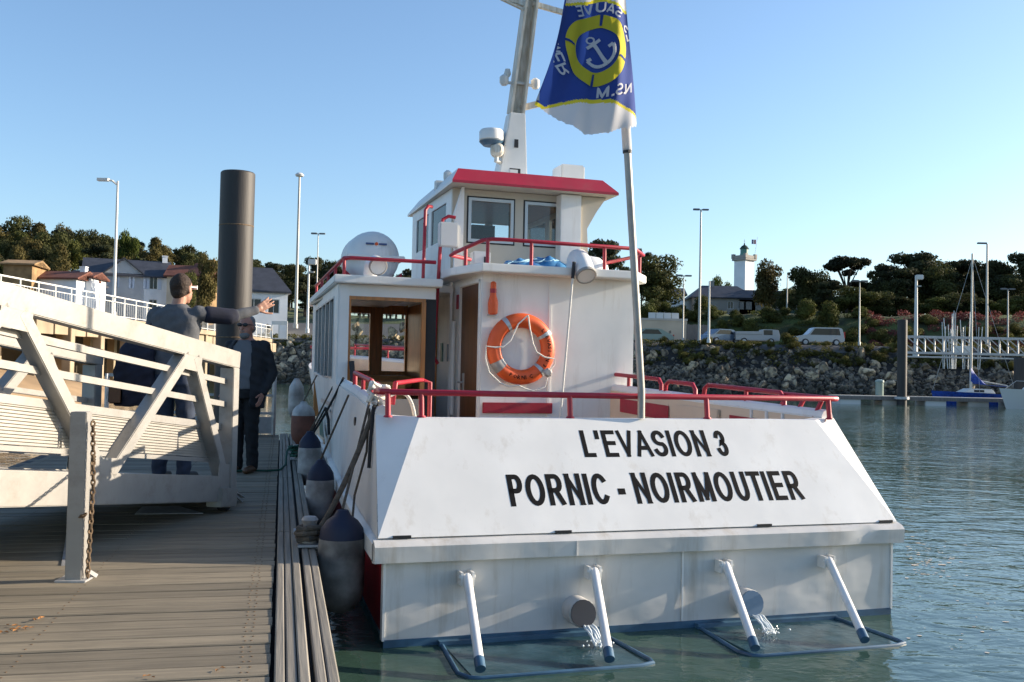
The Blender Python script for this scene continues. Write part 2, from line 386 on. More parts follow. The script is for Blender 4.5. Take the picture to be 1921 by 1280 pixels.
# ------------------------------------------------------------------ the wooden pontoon (s along it, x across; 0 = outer edge)
DA = Vector((-.2247, .9744, 0)); DR = Vector((.9744, .2247, 0)); DO = Vector((-.604, 3.683, 0)); DROT = math.atan2(DR.y, DR.x)
def dk(x, s, z=0): return DO + DR*x + DA*s + Z3*z
S0, S1, WX = -7.0, 13.72, -3.1
pont = thing('pontoon', 'grey weathered timber pontoon', 'pontoon', DO, DROT)
del pont['label']; del pont['category']; pont['kind'] = 'structure'
r2 = random.Random(3); plank_meshes = []
for k in range(5):
    m = MB(); n_ = 10; pr = [(-.069, -.022), (-.0695, -.005), (-.064, 0), (.064, 0), (.0695, -.005), (.069, -.022)]
    xs_ = [WX+(-.252-WX)*i/n_ for i in range(n_+1)]
    for x in xs_:
        for y, z in pr: m.v.append((x, y+r2.uniform(-.0012, .0012), .5+z+r2.uniform(-.0012, .0008)))
    for i in range(n_):
        for j in range(5): q = i*6+j; m.f.append((q, q+6, q+7, q+1)); m.m.append(0)
    m.f.append(tuple(n_*6+j for j in range(6))); m.m.append(0)
    for x in (-.33, -.36, -1.20, -2.05, -2.9):
        for y in (-.036, .036): m.lathe([(.0055, .4995), (.0055, .5016), (.003, .5018)], 6, (x+r2.uniform(-.006, .006), y+r2.uniform(-.004, .004), 0), mi=1)
    o = m.build('plank', ['deck_plank', 'rusty'], pont, recalc=True); plank_meshes.append(o.data); COL.objects.unlink(o); bpy.data.objects.remove(o)
i = 0; s_ = S0
while s_ < S1-.05:
    o = link('plank', plank_meshes[r2.randrange(5)], pont, (r2.uniform(-.004, .004), s_, r2.uniform(-.003, .002)), (0, 0, r2.uniform(-.0012, .0012)))
    s_ += .150
edge = []
for x0, x1 in ((-.236, -.196), (-.192, -.152), (-.148, -.106), (-.086, -.046), (-.042, .0)):
    m = MB().box(x0, x1, 0, 3.45, .452, .512 if x1 < -.09 else .508); o = m.build('edge_plank', 'edge_plank', pont, bevel=.006, segs=1); edge.append(o.data); COL.objects.unlink(o); bpy.data.objects.remove(o)
for k in range(6):
    for e in edge: link('edge_plank', e, pont, (0, S0+3.46*k, r2.uniform(-.003, .003)))
m = MB().box(WX, -.02, S0, S1, .30, .40).box(-.10, -.005, S0, S1, .18, .45).box(WX, WX+.1, S0, S1, .2, .5); m.build('bearer', 'float_dark', pont)
for k in range(8): MB().box(WX+.1, -.15, S0+.3+k*2.6, S0+2.0+k*2.6, -.35, .36).build('float', 'float_dark', pont, bevel=.04)
MB().prism([(0, 0), (.13, 0), (.13, 2.2), (0, 2.2)], (-1.42, 2.35, .5012), Vector((.985, .17, 0)), Vector((-.17, .985, 0)), Z3, .006).build('roller_track', 'galv', pont)
MB().prism([(0, 0), (.5, 0), (.28, .42), (0, .42)], (-1.30, 4.35, .5012), X3, Y3, Z3, .005).build('floor_plate', 'galv', pont)
# leaf litter and droppings on the planks
m = MB()
for px, py in ((28, 1182), (22, 1172), (55, 1178), (38, 1178), (10, 1186), (280, 1268), (76, 1160), (70, 1163), (420, 1255)):
    c = onz(px, py, .507)
    for q in range(3):
        a = r2.uniform(0, 6.3); s2 = r2.uniform(.008, .018); x, y = c.x+r2.uniform(-.02, .02), c.y+r2.uniform(-.02, .02)
        m.add([(x+s2*math.cos(a), y+s2*math.sin(a), .507), (x+s2*.5*math.cos(a+2), y+s2*.5*math.sin(a+2), .513), (x-s2*math.cos(a), y-s2*math.sin(a), .508), (x+s2*.5*math.cos(a-1.6), y+s2*.5*math.sin(a-1.6), .511)], [(0, 1, 2, 3)])
tag(m.build('leaf_litter', 'leaf_litter', recalc=False), kind='stuff')

# end railing of the pontoon
er = thing('end_railing', 'grey metal railing across the far end of the pontoon', 'railing', dk(-2.2, S1-.15, .5), DROT)
for k, x in enumerate(np.linspace(-3.0, -.35, 5)): MB().obox((x+2.2, 0, 0), (x+2.2, 0, .98), .05, .05).build('post', 'galv', er)
for z in (.96, .66, .36): MB().obox((-.8, 0, z), (1.85, 0, z), .04, .04 if z < .9 else .05).build('rail', 'galv', er)
MB().box(-.8, 1.85, -.004, .004, .02, .30).build('toe_board', 'galv', er)

# guide pile
pb = at(436, 690, 16.0)
pile = thing('guide_pile', 'tall dark brown steel pile standing at the far left of the pontoon', 'pile', (pb.x, pb.y, -3))
MB().lathe([(.272, 0), (.272, 7.75), (.255, 7.77)], 36).build('shaft', 'pile_steel', pile, smooth=True)
for z_ in (5.1, 6.9): MB().lathe([(.271, z_-.012), (.277, z_), (.271, z_+.012)], 36).build('weld_ring', 'rusty', pile, smooth=True)
MB().lathe([(.30, 3.42), (.34, 3.42), (.34, 3.55), (.30, 3.55)], 24).build('collar', 'galv', pile, smooth=True)

# ------------------------------------------------------------------ gangway (t runs up and back from its foot)
GO = Vector((-2.25, 8.0, 0)); GD = Vector((-.19, -.982, 0)).normalized(); GN = Vector((-GD.y, GD.x, 0))   # GN points to the right (+X)
if GN.x < 0: GN = -GN
SL = math.tan(R_(6.4)); GW = 1.22; GL = 11.0
def gw(t, n, z): return GO + GD*t + GN*n + Z3*(z + SL*t)
gang = thing('gangway', 'aluminium truss gangway sloping down onto the pontoon', 'gangway', (GO.x, GO.y, .5))
def gpart(name, mb, mt='alu', **k): return mb.build(name, mt, gang, off=(GO.x, GO.y, .5), **k)
BZ, TZ = .665, 1.70       # centre heights of bottom and top chord at the foot
for nside in (0, -GW):
    gpart('top_chord', MB().obox(gw(-.06, nside, TZ), gw(GL, nside, TZ), .10, .135), bevel=.006)
    gpart('bottom_chord', MB().obox(gw(-.02, nside, BZ), gw(GL, nside, BZ), .10, .20), bevel=.006)
    gpart('end_post', MB().obox(gw(0.02, nside, .56), gw(0.02, nside, TZ-.07), .10, .12, up=GN), bevel=.005)
    nodes = [(.10, .62), (1.78, .80)] ; t = .10; k = 0
    tops = [.70+1.92*i for i in range(6)]; bots = [.12]+[1.74+1.92*i for i in range(6)]
    zt, zb = TZ-.06, BZ+.09
    for i, tt in enumerate(tops):
        gpart('diagonal', MB().obox(gw(bots[i], nside, zb), gw(tt-.05, nside, zt), .085, .10, up=GN), bevel=.005)
        gpart('diagonal', MB().obox(gw(bots[i+1]-.06, nside, zb), gw(tt+.05, nside, zt), .085, .10, up=GN), bevel=.005)
    for tt in tops[:4]: gpart('gusset_plate', MB().obox(gw(tt-.13, nside+(.046 if nside == 0 else -.046), zt-.055), gw(tt+.13, nside+(.046 if nside == 0 else -.046), zt-.055), .006, .11))
    for tt in bots[:4]: gpart('gusset_plate', MB().obox(gw(tt-.13, nside+(.046 if nside == 0 else -.046), zb+.05), gw(tt+.13, nside+(.046 if nside == 0 else -.046), zb+.05), .006, .11))
    for z, rr in ((1.515, .022), (1.335, .022)): gpart('mid_rail', MB().obox(gw(0, nside-.02, z), gw(GL, nside-.02, z), .035, .042))
    ins = -.055 if nside == 0 else .055
    kp = gpart('kick_rail', MB().obox(gw(0, nside+ins, 1.155), gw(GL, nside+ins, 1.155), .04, .05))
    gpart('kick_rail', MB().obox(gw(.2, nside+ins, .885), gw(GL, nside+ins, .885), .04, .03))
    for t0 in np.arange(.2, GL-1, 1.9):
        m = MB(); n_ = 12
        for i in range(n_):        # ribbed sheet: proud ribs over a recessed web
            z = .905+.232*i/n_; m.obox(gw(t0, nside+ins, z+.009), gw(t0+1.86, nside+ins, z+.009), .022, .0135)
        m.obox(gw(t0, nside+ins-.004, 1.02), gw(t0+1.86, nside+ins-.004, 1.02), .004, .23)
        gpart('kick_panel', m, 'alu_rib')
for i in range(70):
    t = .05+.155*i; gpart('tread', MB().obox(gw(t, -.06, .735), gw(t, -GW+.06, .735), .14, .03, up=Z3), 'alu')
gpart('roller_housing', MB().obox(gw(.0, .02, .60), gw(.26, .02, .60), .13, .15), bevel=.006)
for n_ in (.02, -GW-.02): gpart('roller', MB().lathe([(.05, -.04), (.06, -.03), (.06, .03), (.05, .04)], 16, gw(.1, n_, .553), ax=GN), 'rubber', smooth=True)
gpart('toe_flap', MB().obox(gw(-.02, -.08, .715), gw(-.42, -.08-.0, .56), .02, .02).prism([(0, 0), (GW-.16, 0), (GW-.16, .5), (0, .5)], gw(-.02, -.08, .715), -GN, (GD*-.46+Z3*-.18).normalized(), Z3, .008), 'galv')
# short guard post with chain
c = onz(142, 1089, .5)
gp = thing('guard_post', 'short square aluminium post bolted to the planks in front of the gangway', 'post', c, R_(4))
MB().box(-.043, .043, -.042, .042, .0, .89).build('post', 'alu', gp, bevel=.004)
MB().box(-.085, .075, -.075, .075, .001, .012).build('base_plate', 'galv', gp, bevel=.003)
MB().obox((.05, .02, .05), (.085, .06, .012), .02, .02).build('bolt_lug', 'galv', gp)
def chain(name, label, pts, r=.0055, wl=.034):
    P = [Vector(p) for p in pts]; tot = 0; seg = []
    for a, b in zip(P[:-1], P[1:]): seg.append((tot, a, b)); tot += (b-a).length
    n_ = int(tot/(wl*.74)); m = MB()
    for i in range(n_):
        q = (i+.5)/n_*tot
        for s0, a, b in reversed(seg):
            if q >= s0: d = (b-a).normalized(); c = a+d*(q-s0); break
        A = d; B = d.orthogonal().normalized()
        if i % 2: B = d.cross(B)
        m.tube([c+A*(wl*.5*math.cos(t))+B*(wl*.30*math.sin(t)) for t in [2*math.pi*k/8 for k in range(8)]], r, 5, closed=True)
    o = m.build(name, 'rusty', off=pts[0], smooth=True); o.location = pts[0]; tag(o, label, 'chain'); return o
cx = c+Vector((.072, -.02, .0))
chain('chain', 'rusty chain hanging straight down the right side of the guard post', [cx+Z3*.84, cx+Vector((.012, 0, .5)), cx+Vector((.0, .0, .10)), cx+Vector((-.005, .01, .02))])
chain('chain', 'short rusty chain looped from the guard post to the gangway beam', bez(gw(1.9, .07, .86), c+Vector((-.02, -.075, .28)), c+Vector((.075, -.075, .36)), 10), .005, .03)
# ================================================================== the passenger boat (local axes: u starboard, v forward, w up)
BO = Vector((.985, 6.5, 0)); BR = R_(18.0)
EU = Vector((math.cos(BR), math.sin(BR), 0)); EV = Vector((-math.sin(BR), math.cos(BR), 0))
def bw(u, v, w): return BO + EU*u + EV*v + Z3*w
boat = thing('passenger_boat', 'white passenger boat with red rails and roof moored stern-on beside the pontoon', 'boat', BO, BR)
def bthing(name, label, cat, c, group=None): return thing(name, label, cat, bw(*c), BR, group)
def part(name, mb, mats, parent=None, **k): return mb.build(name, mats, parent or boat, **k)

_ph = np.polyfit([0, 1.5, 4.5, 9, 12, 14], [1.83, 1.75, 1.48, 1.08, .62, .05], 4)
_pt = np.polyfit([.6, 1.5, 4.5, 8, 11, 14.3], [1.76, 1.70, 1.47, 1.34, .98, .05], 4)
hbR = lambda v: float(np.polyval(_ph, v)); hbT = lambda v: float(np.polyval(_pt, v))
top = lambda v: 1.34 + .0375*(v-.6)
srb = lambda v: .50 + .010*v            # underside of the rubbing strake
ST = [0, .5, 1, 1.5, 2, 3, 4, 5, 6, 7, 8, 9, 10, 11, 12, 13, 13.8]

# hull below the strake: red sides, white stern plate, blue foot
m = MB()
for sg in (-1, 1):
    P = []
    for v in ST:
        b = hbR(v) - .03
        P.append([(sg*b*.80, v, -.45), (sg*b*.98, v, -.06), (sg*b*.992, v, .045), (sg*b, v, srb(v)+.02)])
    vs = [p for r in P for p in r]
    for i in range(len(ST)-1):
        for j, mi in ((0, 1), (1, 1), (2, 0)):
            m.add([P[i][j], P[i+1][j], P[i+1][j+1], P[i][j+1]], [(0, 1, 2, 3)], mi)
m.add([(-1.42, 0, -.45), (1.42, 0, -.45), (1.76, 0, -.06), (1.79, .0, .045), (-1.79, 0, .045), (-1.76, 0, -.06)], [(0, 1, 2, 3, 4, 5)], 1)
hull = part('hull', m, ['hull_red', 'blue_hull'], recalc=False)
m = MB(); nx, nz = 24, 5                # stern plate, slightly uneven like welded sheet
for i in range(nx+1):
    for j in range(nz+1):
        u = -1.80+3.60*i/nx; w_ = .042+.475*j/nz
        d = .006*math.sin(i*1.9+j)+.004*math.sin(i*.7-2*j)
        m.v.append((u, -.004+(d if 0 < i < nx and 0 < j < nz else 0), w_))
for i in range(nx):
    for j in range(nz):
        a = i*(nz+1)+j; m.f.append((a, a+nz+1, a+nz+2, a+1)); m.m.append(0)
part('stern_plate', m, 'plate', hull, smooth=True)
m = MB().box(-1.81, -1.795, -.012, .05, .04, .5).box(1.795, 1.81, -.012, .05, .04, .5); part('corner_trim', m, 'white', hull)
m = MB().box(-1.80, 1.80, -.010, .01, .0, .045); part('boot_stripe', m, 'blue_hull', hull)
m = MB().obox((.165, -.009, .05), (.165, -.009, .5), .012, .008, up=(0, 1, 0)); part('weld_seam', m, 'white', hull)

# rubbing strake along both sides and round the stern
m = MB()
for sg in (-1, 1):
    P = []
    for v in ST:
        b = hbR(v); s0 = srb(v)
        P.append([(sg*(b-.06), v, s0), (sg*(b+.045), v, s0+.015), (sg*(b+.045), v, s0+.115), (sg*(b-.06), v, s0+.15)])
    for i in range(len(ST)-1):
        for j in range(3): m.add([P[i][j], P[i+1][j], P[i+1][j+1], P[i][j+1]], [(0, 1, 2, 3)])
rub = part('rub_rail', m, 'white')
m = MB(); n_ = 40; prof = [(.03, .495), (-.052, .505), (-.058, .60), (-.03, .625), (.02, .640)]
for i in range(n_+1):
    u = -1.872+3.744*i/n_
    dent = .012*math.exp(-((u-1.55)/.10)**2) - .010*math.exp(-((u-.30)/.05)**2) + .006*math.exp(-((u+1.0)/.1)**2)
    for k, (v, w_) in enumerate(prof): m.v.append((u, v+(dent if k in (1, 2) else 0), w_+(dent*.7 if k == 3 else 0)))
for i in range(n_):
    for k in range(4): m.f.append((i*5+k, i*5+5+k, i*5+6+k, i*5+k+1)); m.m.append(0)
m.f += [(0, 1, 2, 3, 4), tuple(n_*5+k for k in range(5))[::-1]]; m.m += [0, 0]
part('stern_strake', m, 'plate', rub, smooth=True)
m = MB().box(-1.84, 1.84, .02, .07, .60, .655); part('stern_ledge', m, 'white', rub)
for u in (-1.70, -.67, .78, 1.76): part('scupper', MB().box(u-.055, u+.055, -.004, .018, .640, .657), 'black', rub)
for x in (-.60,): part('joint', MB().box(x-.003, x+.003, -.0605, -.05, .505, .60), 'plate', rub)

# sloping stern panel with folded corners
TL, TR = -1.50, 1.52
PB = [(-1.845, .0, .645), (1.85, .0, .645)]; PT = [(TL, .50, 1.335), (TR, .50, 1.335)]
CL, CRN = (-1.765, .62, 1.345), (1.765, .62, 1.345)
m = MB(); nu, ns = 30, 8
for i in range(nu+1):
    for j in range(ns+1):
        t = i/nu; s_ = j/ns
        a = Vector(PB[0]).lerp(Vector(PB[1]), t); b = Vector(PT[0]).lerp(Vector(PT[1]), t)
        p = a.lerp(b, s_); k = math.sin(math.pi*t)*math.sin(math.pi*s_)
        m.v.append(tuple(p))
for i in range(nu):
    for j in range(ns):
        a = i*(ns+1)+j; m.f.append((a, a+ns+1, a+ns+2, a+1)); m.m.append(0)
panel = part('stern_panel', m, 'white', smooth=True)
for tri in ([PB[0], PT[0], CL], [PB[1], CRN, PT[1]]): part('corner_fold', MB().add(tri, [(0, 1, 2)]), 'white', panel)
m = MB()                                 # cap along the top of the stern, with thickness towards the cockpit
m.add([PT[0], PT[1], CRN, (1.64, .66, 1.345), (1.46, .56, 1.338), (-1.46, .56, 1.338), (-1.64, .66, 1.345), CL], [(0, 1, 2, 3, 4, 5, 6, 7)])
m.add([(-1.46, .56, 1.338), (1.46, .56, 1.338), (1.46, .56, .62), (-1.46, .56, .62)], [(0, 1, 2, 3)])
part('stern_cap', m, 'white', panel, recalc=False)

def ribbon(path, t, closed=False):       # a stroke of constant thickness along a polyline, mitred
    P = [Vector(p) for p in path]; k = len(P); L_, R2 = [], []
    for i in range(k):
        a = P[i]-P[i-1] if (i > 0 or closed) else P[1]-P[0]; b = P[(i+1) % k]-P[i] if (i < k-1 or closed) else P[-1]-P[-2]
        a.normalize(); b.normalize(); na, nb_ = Vector((-a.y, a.x)), Vector((-b.y, b.x)); n_ = (na+nb_)
        n_ = n_.normalized() if n_.length > 1e-4 else na
        ln = min(t/2/max(.2, n_.dot(na)), t*1.25)
        L_.append(P[i]+n_*ln); R2.append(P[i]-n_*ln)
    vs = L_+R2; fs = [(i, (i+1) % k, k+(i+1) % k, k+i) for i in range(k if closed else k-1)]
    return [tuple(v) for v in vs], fs
def _el(cx, cy, rx, ry, a0, a1, n): return [(cx+rx*math.cos(math.radians(a0+(a1-a0)*i/n)), cy+ry*math.sin(math.radians(a0+(a1-a0)*i/n))) for i in range(n+1)]
GLY = {'L': [[(0, 1), (0, 0), (1, 0)]], 'E': [[(1, 1), (0, 1), (0, 0), (1, 0)], [(0, .52), (.92, .52)]], 'V': [[(0, 1), (.5, 0), (1, 1)]], 'A': [[(0, 0), (.5, 1), (1, 0)], [(.2, .30), (.8, .30)]],
       'I': [[(.5, 1), (.5, 0)]], 'N': [[(0, 0), (0, 1), (1, 0), (1, 1)]], 'M': [[(0, 0), (0, 1), (.5, .06), (1, 1), (1, 0)]], 'T': [[(0, 1), (1, 1)], [(.5, 1), (.5, 0)]], 'U': [[(0, 1)]+_el(.5, .36, .5, .36, 180, 360, 14)+[(1, 1)]],
       'O': [_el(.5, .5, .5, .5, 0, 345, 23)+['c']], 'C': [_el(.5, .5, .5, .5, 42, 318, 20)], 'S': [_el(.5, .745, .46, .255, 20, 250, 12)+[(.62, .47)]+_el(.5, .255, .5, .255, 55, -160, 12)],
       'P': [[(0, 0), (0, 1), (.55, 1)]+_el(.6, .735, .4, .265, 90, -90, 10)+[(0, .47)]], 'R': [[(0, 0), (0, 1), (.55, 1)]+_el(.58, .735, .38, .265, 90, -90, 10)+[(0, .47)], [(.52, .47), (1, 0)]],
       '3': [_el(.48, .755, .44, .245, 165, -80, 12)+_el(.48, .265, .52, .265, 80, -165, 14)], '-': [[(0, .38), (1, .38)]], "'": [[(.5, 1), (.42, .78)]]}
GL2 = {k_: [[p_[i_], p_[i_+1]] for p_ in GLY[k_][:1] for i_ in range(len(p_)-1)]+GLY[k_][1:] for k_ in 'NMVA'}
ADV = dict(L=.61, E=.667, V=.667, A=.722, S=.667, I=.278, O=.778, N=.722, M=.833, T=.611, U=.722, C=.722, P=.667, R=.722); ADV.update({'3': .556, '-': .36, ' ': .26, "'": .25})
def letters(txt, ua, ub, sa, sb_):       # painted capitals on the sloping panel, each letter a part
    A = (Vector(PT[0])-Vector((PT[0][0], 0, .645))); A.normalize(); N = Vector((0, -A.z, A.y))
    tot = sum(ADV[c_] for c_ in txt); k = (ub-ua)/(tot-.1); x = ua-.05*k; Hh = sb_-sa; t = .145*Hh*1.05
    for ch in txt:
        w_ = ADV[ch]*k; sb2 = (.07 if ch in 'LENMIUPR' else .04)*k if ch not in 'VAT' else .01*k
        if ch != ' ':
            m = MB(); x0, x1 = x+sb2+t/2, x+w_-sb2*.8-t/2
            if ch in "I'": x0 = x1 = x+w_/2
            y0, y1 = sa+t/2, sb_-t/2
            for kp, path in enumerate(GL2.get(ch, GLY[ch])):
                cl = path[-1] == 'c'; pts = [(x0+(x1-x0)*p[0], y0+(y1-y0)*p[1]) for p in path if p != 'c']
                if not cl:
                    for e, f in ((0, 1), (-1, -2)):
                        d = (Vector(pts[e])-Vector(pts[f])).normalized(); pts[e] = tuple(Vector(pts[e])+d*(t*({'N': .75, 'M': .45}.get(ch, .5))))
                vs, fs = ribbon(pts, t*1.3 if ch == '-' else (t*.86 if ch in 'NMVA' and abs(pts[0][0]-pts[-1][0]) > .01 and abs(pts[0][1]-pts[-1][1]) > .02 else t), cl); vs = [(a_, min(sb_+.002, max(sa-.002, b_))) for a_, b_ in vs]
                m.add([Vector((px_, 0, .645))+A*py_+N*(.0011+.0003*kp) for px_, py_ in vs], fs)
            part('letter', m, 'black_print', panel)
        x += w_
letters("L'EVASION 3", -.405, .70, .545, .757)
letters("PORNIC - NOIRMOUTIER", -.985, 1.175, .190, .420)

# bulwarks: outer skin, cap and inner face; the port one carries on into the cabin side
for sg in (-1, 1):
    vb = [0, .6, 1.2, 1.8, 2.4, 3, 3.6, 4.2, 4.8, 5.5, 6.5, 7.5, 8.5, 9.5, 10.5, 11.5, 12.5, 13.4, 13.9]
    vt = [.62, .9, 1.3, 1.8, 2.4, 3, 3.6, 4.2, 4.8, 5.5, 6.5, 7.5, 8.5, 9.5, 10.5, 11.5, 12.5, 13.5, 14.2]
    m = MB()
    B_ = [(sg*(hbR(v)+.0), v, srb(v)+.145) for v in vb]; B_[0] = (sg*1.848, 0, .645)
    T_ = [(sg*hbT(v), v, top(v)) for v in vt]; T_[0] = (sg*1.765, .62, 1.345)
    I_ = [(sg*(hbT(v)-.12), v, top(v)) for v in vt]; J_ = [(sg*(hbT(v)-.12), v, .62) for v in vt]
    for i in range(len(vb)-1):
        m.add([B_[i], B_[i+1], T_[i+1], T_[i]], [(0, 1, 2, 3)], 0)
        m.add([T_[i], T_[i+1], I_[i+1], I_[i]], [(0, 1, 2, 3)], 0)
        m.add([I_[i], I_[i+1], J_[i+1], J_[i]], [(0, 1, 2, 3)], 1)
    bul = part('bulwark', m, ['white', 'cream_bounce'], recalc=False)
    m = MB()                              # rounded capping
    m.tube([(sg*(hbT(v)-.06), v, top(v)+.012) for v in vt if v < 4.6 or sg > 0], .055, 8)
    part('capping', m, 'white', bul, smooth=True)
    if sg > 0:
        for a, b in ((.95, 1.75), (2.75, 3.75)):
            m = MB(); vs = np.linspace(a, b, 5)
            for i in range(4):
                v0, v1 = vs[i], vs[i+1]
                m.add([(hbT(v)-.132, v, top(v)+dz) for v, dz in ((v0, -.21), (v1, -.21), (v1, -.07), (v0, -.07))], [(0, 1, 2, 3)])
            part('red_lining', m, 'red', bul)
        m = MB().obox((hbT(1.9)-.14, 1.9, 1.18), (hbT(2.6)-.14, 2.6, 1.2), .03, .34); d_ = part('locker_door', m, 'cream_bounce', bul, bevel=.006)
        m = MB().tube([(hbT(2.1)-.16, 2.1, 1.23), (hbT(2.1)-.2, 2.1, 1.23), (hbT(2.1)-.2, 2.2, 1.23)], .012); part('latch', m, 'galv', bul)
        for v in (1.25, 1.05, 1.45): part('bulwark_bracket', MB().box(hbT(v)-.135, hbT(v)-.10, v-.012, v+.012, top(v)-.07, top(v)), 'white', bul)
m = MB().box(-1.62, 1.62, .56, 7.6, .58, .62); part('cockpit_deck', m, 'float_dark')
m = MB(); P = [(hbT(v)-.1, v) for v in (8, 9, 10, 11, 12, 13, 14)]
m.prism(P + [(-u, v) for u, v in P[::-1]], (0, 0, 1.32), X3, Y3, Z3, .04); part('fore_deck', m, 'white')
m = MB()
for sg in (-1, 1):
    m.tube([(sg*(hbT(v)-.06), v, top(v)+.28) for v in (8.3, 9.5, 11, 12.5, 13.8)], .022)
    for v in (8.3, 9.5, 11, 12.5, 13.8): m.tube([(sg*(hbT(v)-.06), v, top(v)), (sg*(hbT(v)-.06), v, top(v)+.28)], .018)
m.tube([(-1.1, 10.2, top(10)+.28), (1.1, 10.2, top(10)+.28)], .022)
for u in (-.55, 0, .55): m.tube([(u, 10.2, 1.36), (u, 10.2, top(10)+.28)], .02)
part('bow_rail', m, 'red', smooth=True)

# red rails of the cockpit
RR = .021
m = MB()
m.tube([(-1.70, .95, 1.50), (-1.745, .72, 1.50), (-1.73, .60, 1.50), (-1.66, .55, 1.50), (0, .55, 1.492), (1.70, .55, 1.492), (1.76, .58, 1.492), (1.74, .75, 1.495), (1.70, 1.25, 1.51)], RR, 10)
stern_rail = part('stern_rail', m, 'red', smooth=True)
for u, lean in ((-1.70, .03), (-1.478, 0), (-.43, 0), (.63, 0), (1.665, 0)):
    m = MB().tube([(u, .53, 1.335), (u, .55, 1.49)], .019, 10); m.lathe([(.032, 0), (.026, .012)], 10, (u, .53, 1.337))
    part('post', m, 'red', stern_rail, smooth=True)
for u, v in ((1.66, .72), (1.655, .95), (1.65, 1.2)):
    part('post', MB().tube([(u, v, top(v)), (u+.06, v-.03, 1.495)], .018, 10), 'red', stern_rail, smooth=True)
def loop_rail(v0, v1, h, mids=()):
    g = lambda v: (hbT(v)-.06)
    p = [(g(v0), v0, top(v0)), (g(v0), v0, top(v0)+h-.05), (g(v0), v0+.05, top(v0)+h)]
    p += [(g(v1), v1-.09, top(v1)+h), (g(v1), v1-.03, top(v1)+h-.03), (g(v1), v1, top(v1))]
    r_ = part('side_rail', MB().tube(p, RR, 10), 'red', smooth=True)
    for v in mids: part('post', MB().tube([(g(v), v, top(v)), (g(v), v, top(v)+h)], .018, 10), 'red', r_, smooth=True)
loop_rail(1.12, 2.27, .16, (1.62,)); loop_rail(2.40, 2.95, .155); loop_rail(3.02, 4.4, .17, (3.7,))
part('cleat', MB().tube([(1.60, 3.12, 1.47), (1.60, 3.42, 1.47)], .02).box(1.585, 1.615, 3.20, 3.34, 1.40, 1.47), 'red', smooth=True)
# port side: short rails either side of the boarding gap
for v0, v1, h in ((.95, 1.35, .17), (1.75, 3.2, .17)):
    g = lambda v: -(hbT(v)-.06)
    r_ = part('side_rail', MB().tube([(g(v0), v0, top(v0)), (g(v0), v0, top(v0)+h), (g(v1), v1, top(v1)+h), (g(v1), v1, top(v1))], RR, 10), 'red', smooth=True)
    part('post', MB().tube([(g((v0+v1)/2), (v0+v1)/2, top(v0)), (g((v0+v1)/2), (v0+v1)/2, top(v0)+h)], .018), 'red', r_)
part('inner_rail', MB().tube([(-1.30, 2.4, 1.35), (-1.28, 2.4, 1.53), (-.88, 3.3, 1.55), (-.80, 3.5, 1.55), (-.72, 3.5, 1.53), (-.72, 3.5, .62)], RR, 10), 'red', smooth=True)

# the wheelhouse block (deck house) to starboard
D0, D1 = 4.0, 7.6
house = part('deck_house', MB().box(-.07, 1.60, D0, D0+.04, .62, 2.66).box(1.60, 1.65, D0, D1, .62, 2.66)
             .wall((-.07, D0+.04, .62), Y3, Z3, X3, D1-D0-.04, 2.04, [(.06, .80, .0, 1.95)], .05).box(-.07, 1.65, D1, D1+.05, .62, 2.66), 'white', smooth=False)
m = MB().box(-.06, -.02, D0+.10, D0+.84, .63, 2.57); door = part('door', m, 'door_wood', house, bevel=.004)
m = MB(); 
for y in (D0+.06, D0+.84): m.box(-.085, -.07, y, y+.035, .62, 2.60)
m.box(-.085, -.07, D0+.06, D0+.875, 2.575, 2.61); part('door_frame', m, 'white', house)
m = MB().tube([(-.06, D0+.70, 1.52), (-.12, D0+.70, 1.52), (-.12, D0+.58, 1.52)], .011).box(-.068, -.058, D0+.67, D0+.73, 1.40, 1.62); part('door_handle', m, 'galv', house)
for v_, a_, b_, r_ in ((1.0, 1.15, 2.2, .025), (1.12, 1.0, 2.65, .018)): part('drain_pipe', MB().tube([(-.11, D0+v_, a_), (-.11, D0+v_, b_)], r_), 'white', house, smooth=True)
for u_, v_, z_, s_, mt_ in ((-.082, D0+1.35, 1.85, .10, 'blue_hull'), (-.082, D0+1.25, 2.25, .05, 'red'), (-.08, D0+.97, 2.42, .08, 'red'), (-.085, D0+1.65, 1.86, .11, 'lantern_green')): part('wall_plate', MB().box(u_, u_+.01, v_-.04, v_+.04, z_-s_, z_+s_), mt_, house)
part('side_lining', MB().box(-.088, -.072, D0+1.9, D1, .62, 2.5), 'varnish', house)
part('corner_seam', MB().box(.664, .690, D0-.012, D0+.01, 1.15, 2.66), 'white', house)
part('kick_board', MB().box(-.045, .715, D0-.035, D0-.004, 1.215, 1.325), 'red', house, bevel=.004)
part('support_bracket', MB().prism([(0, 0), (.75, 0), (.25, .55), (.10, 1.25), (0, 1.25)], (1.56, D0+.05, 1.44), Y3, Z3, X3, .05), 'cream', house)


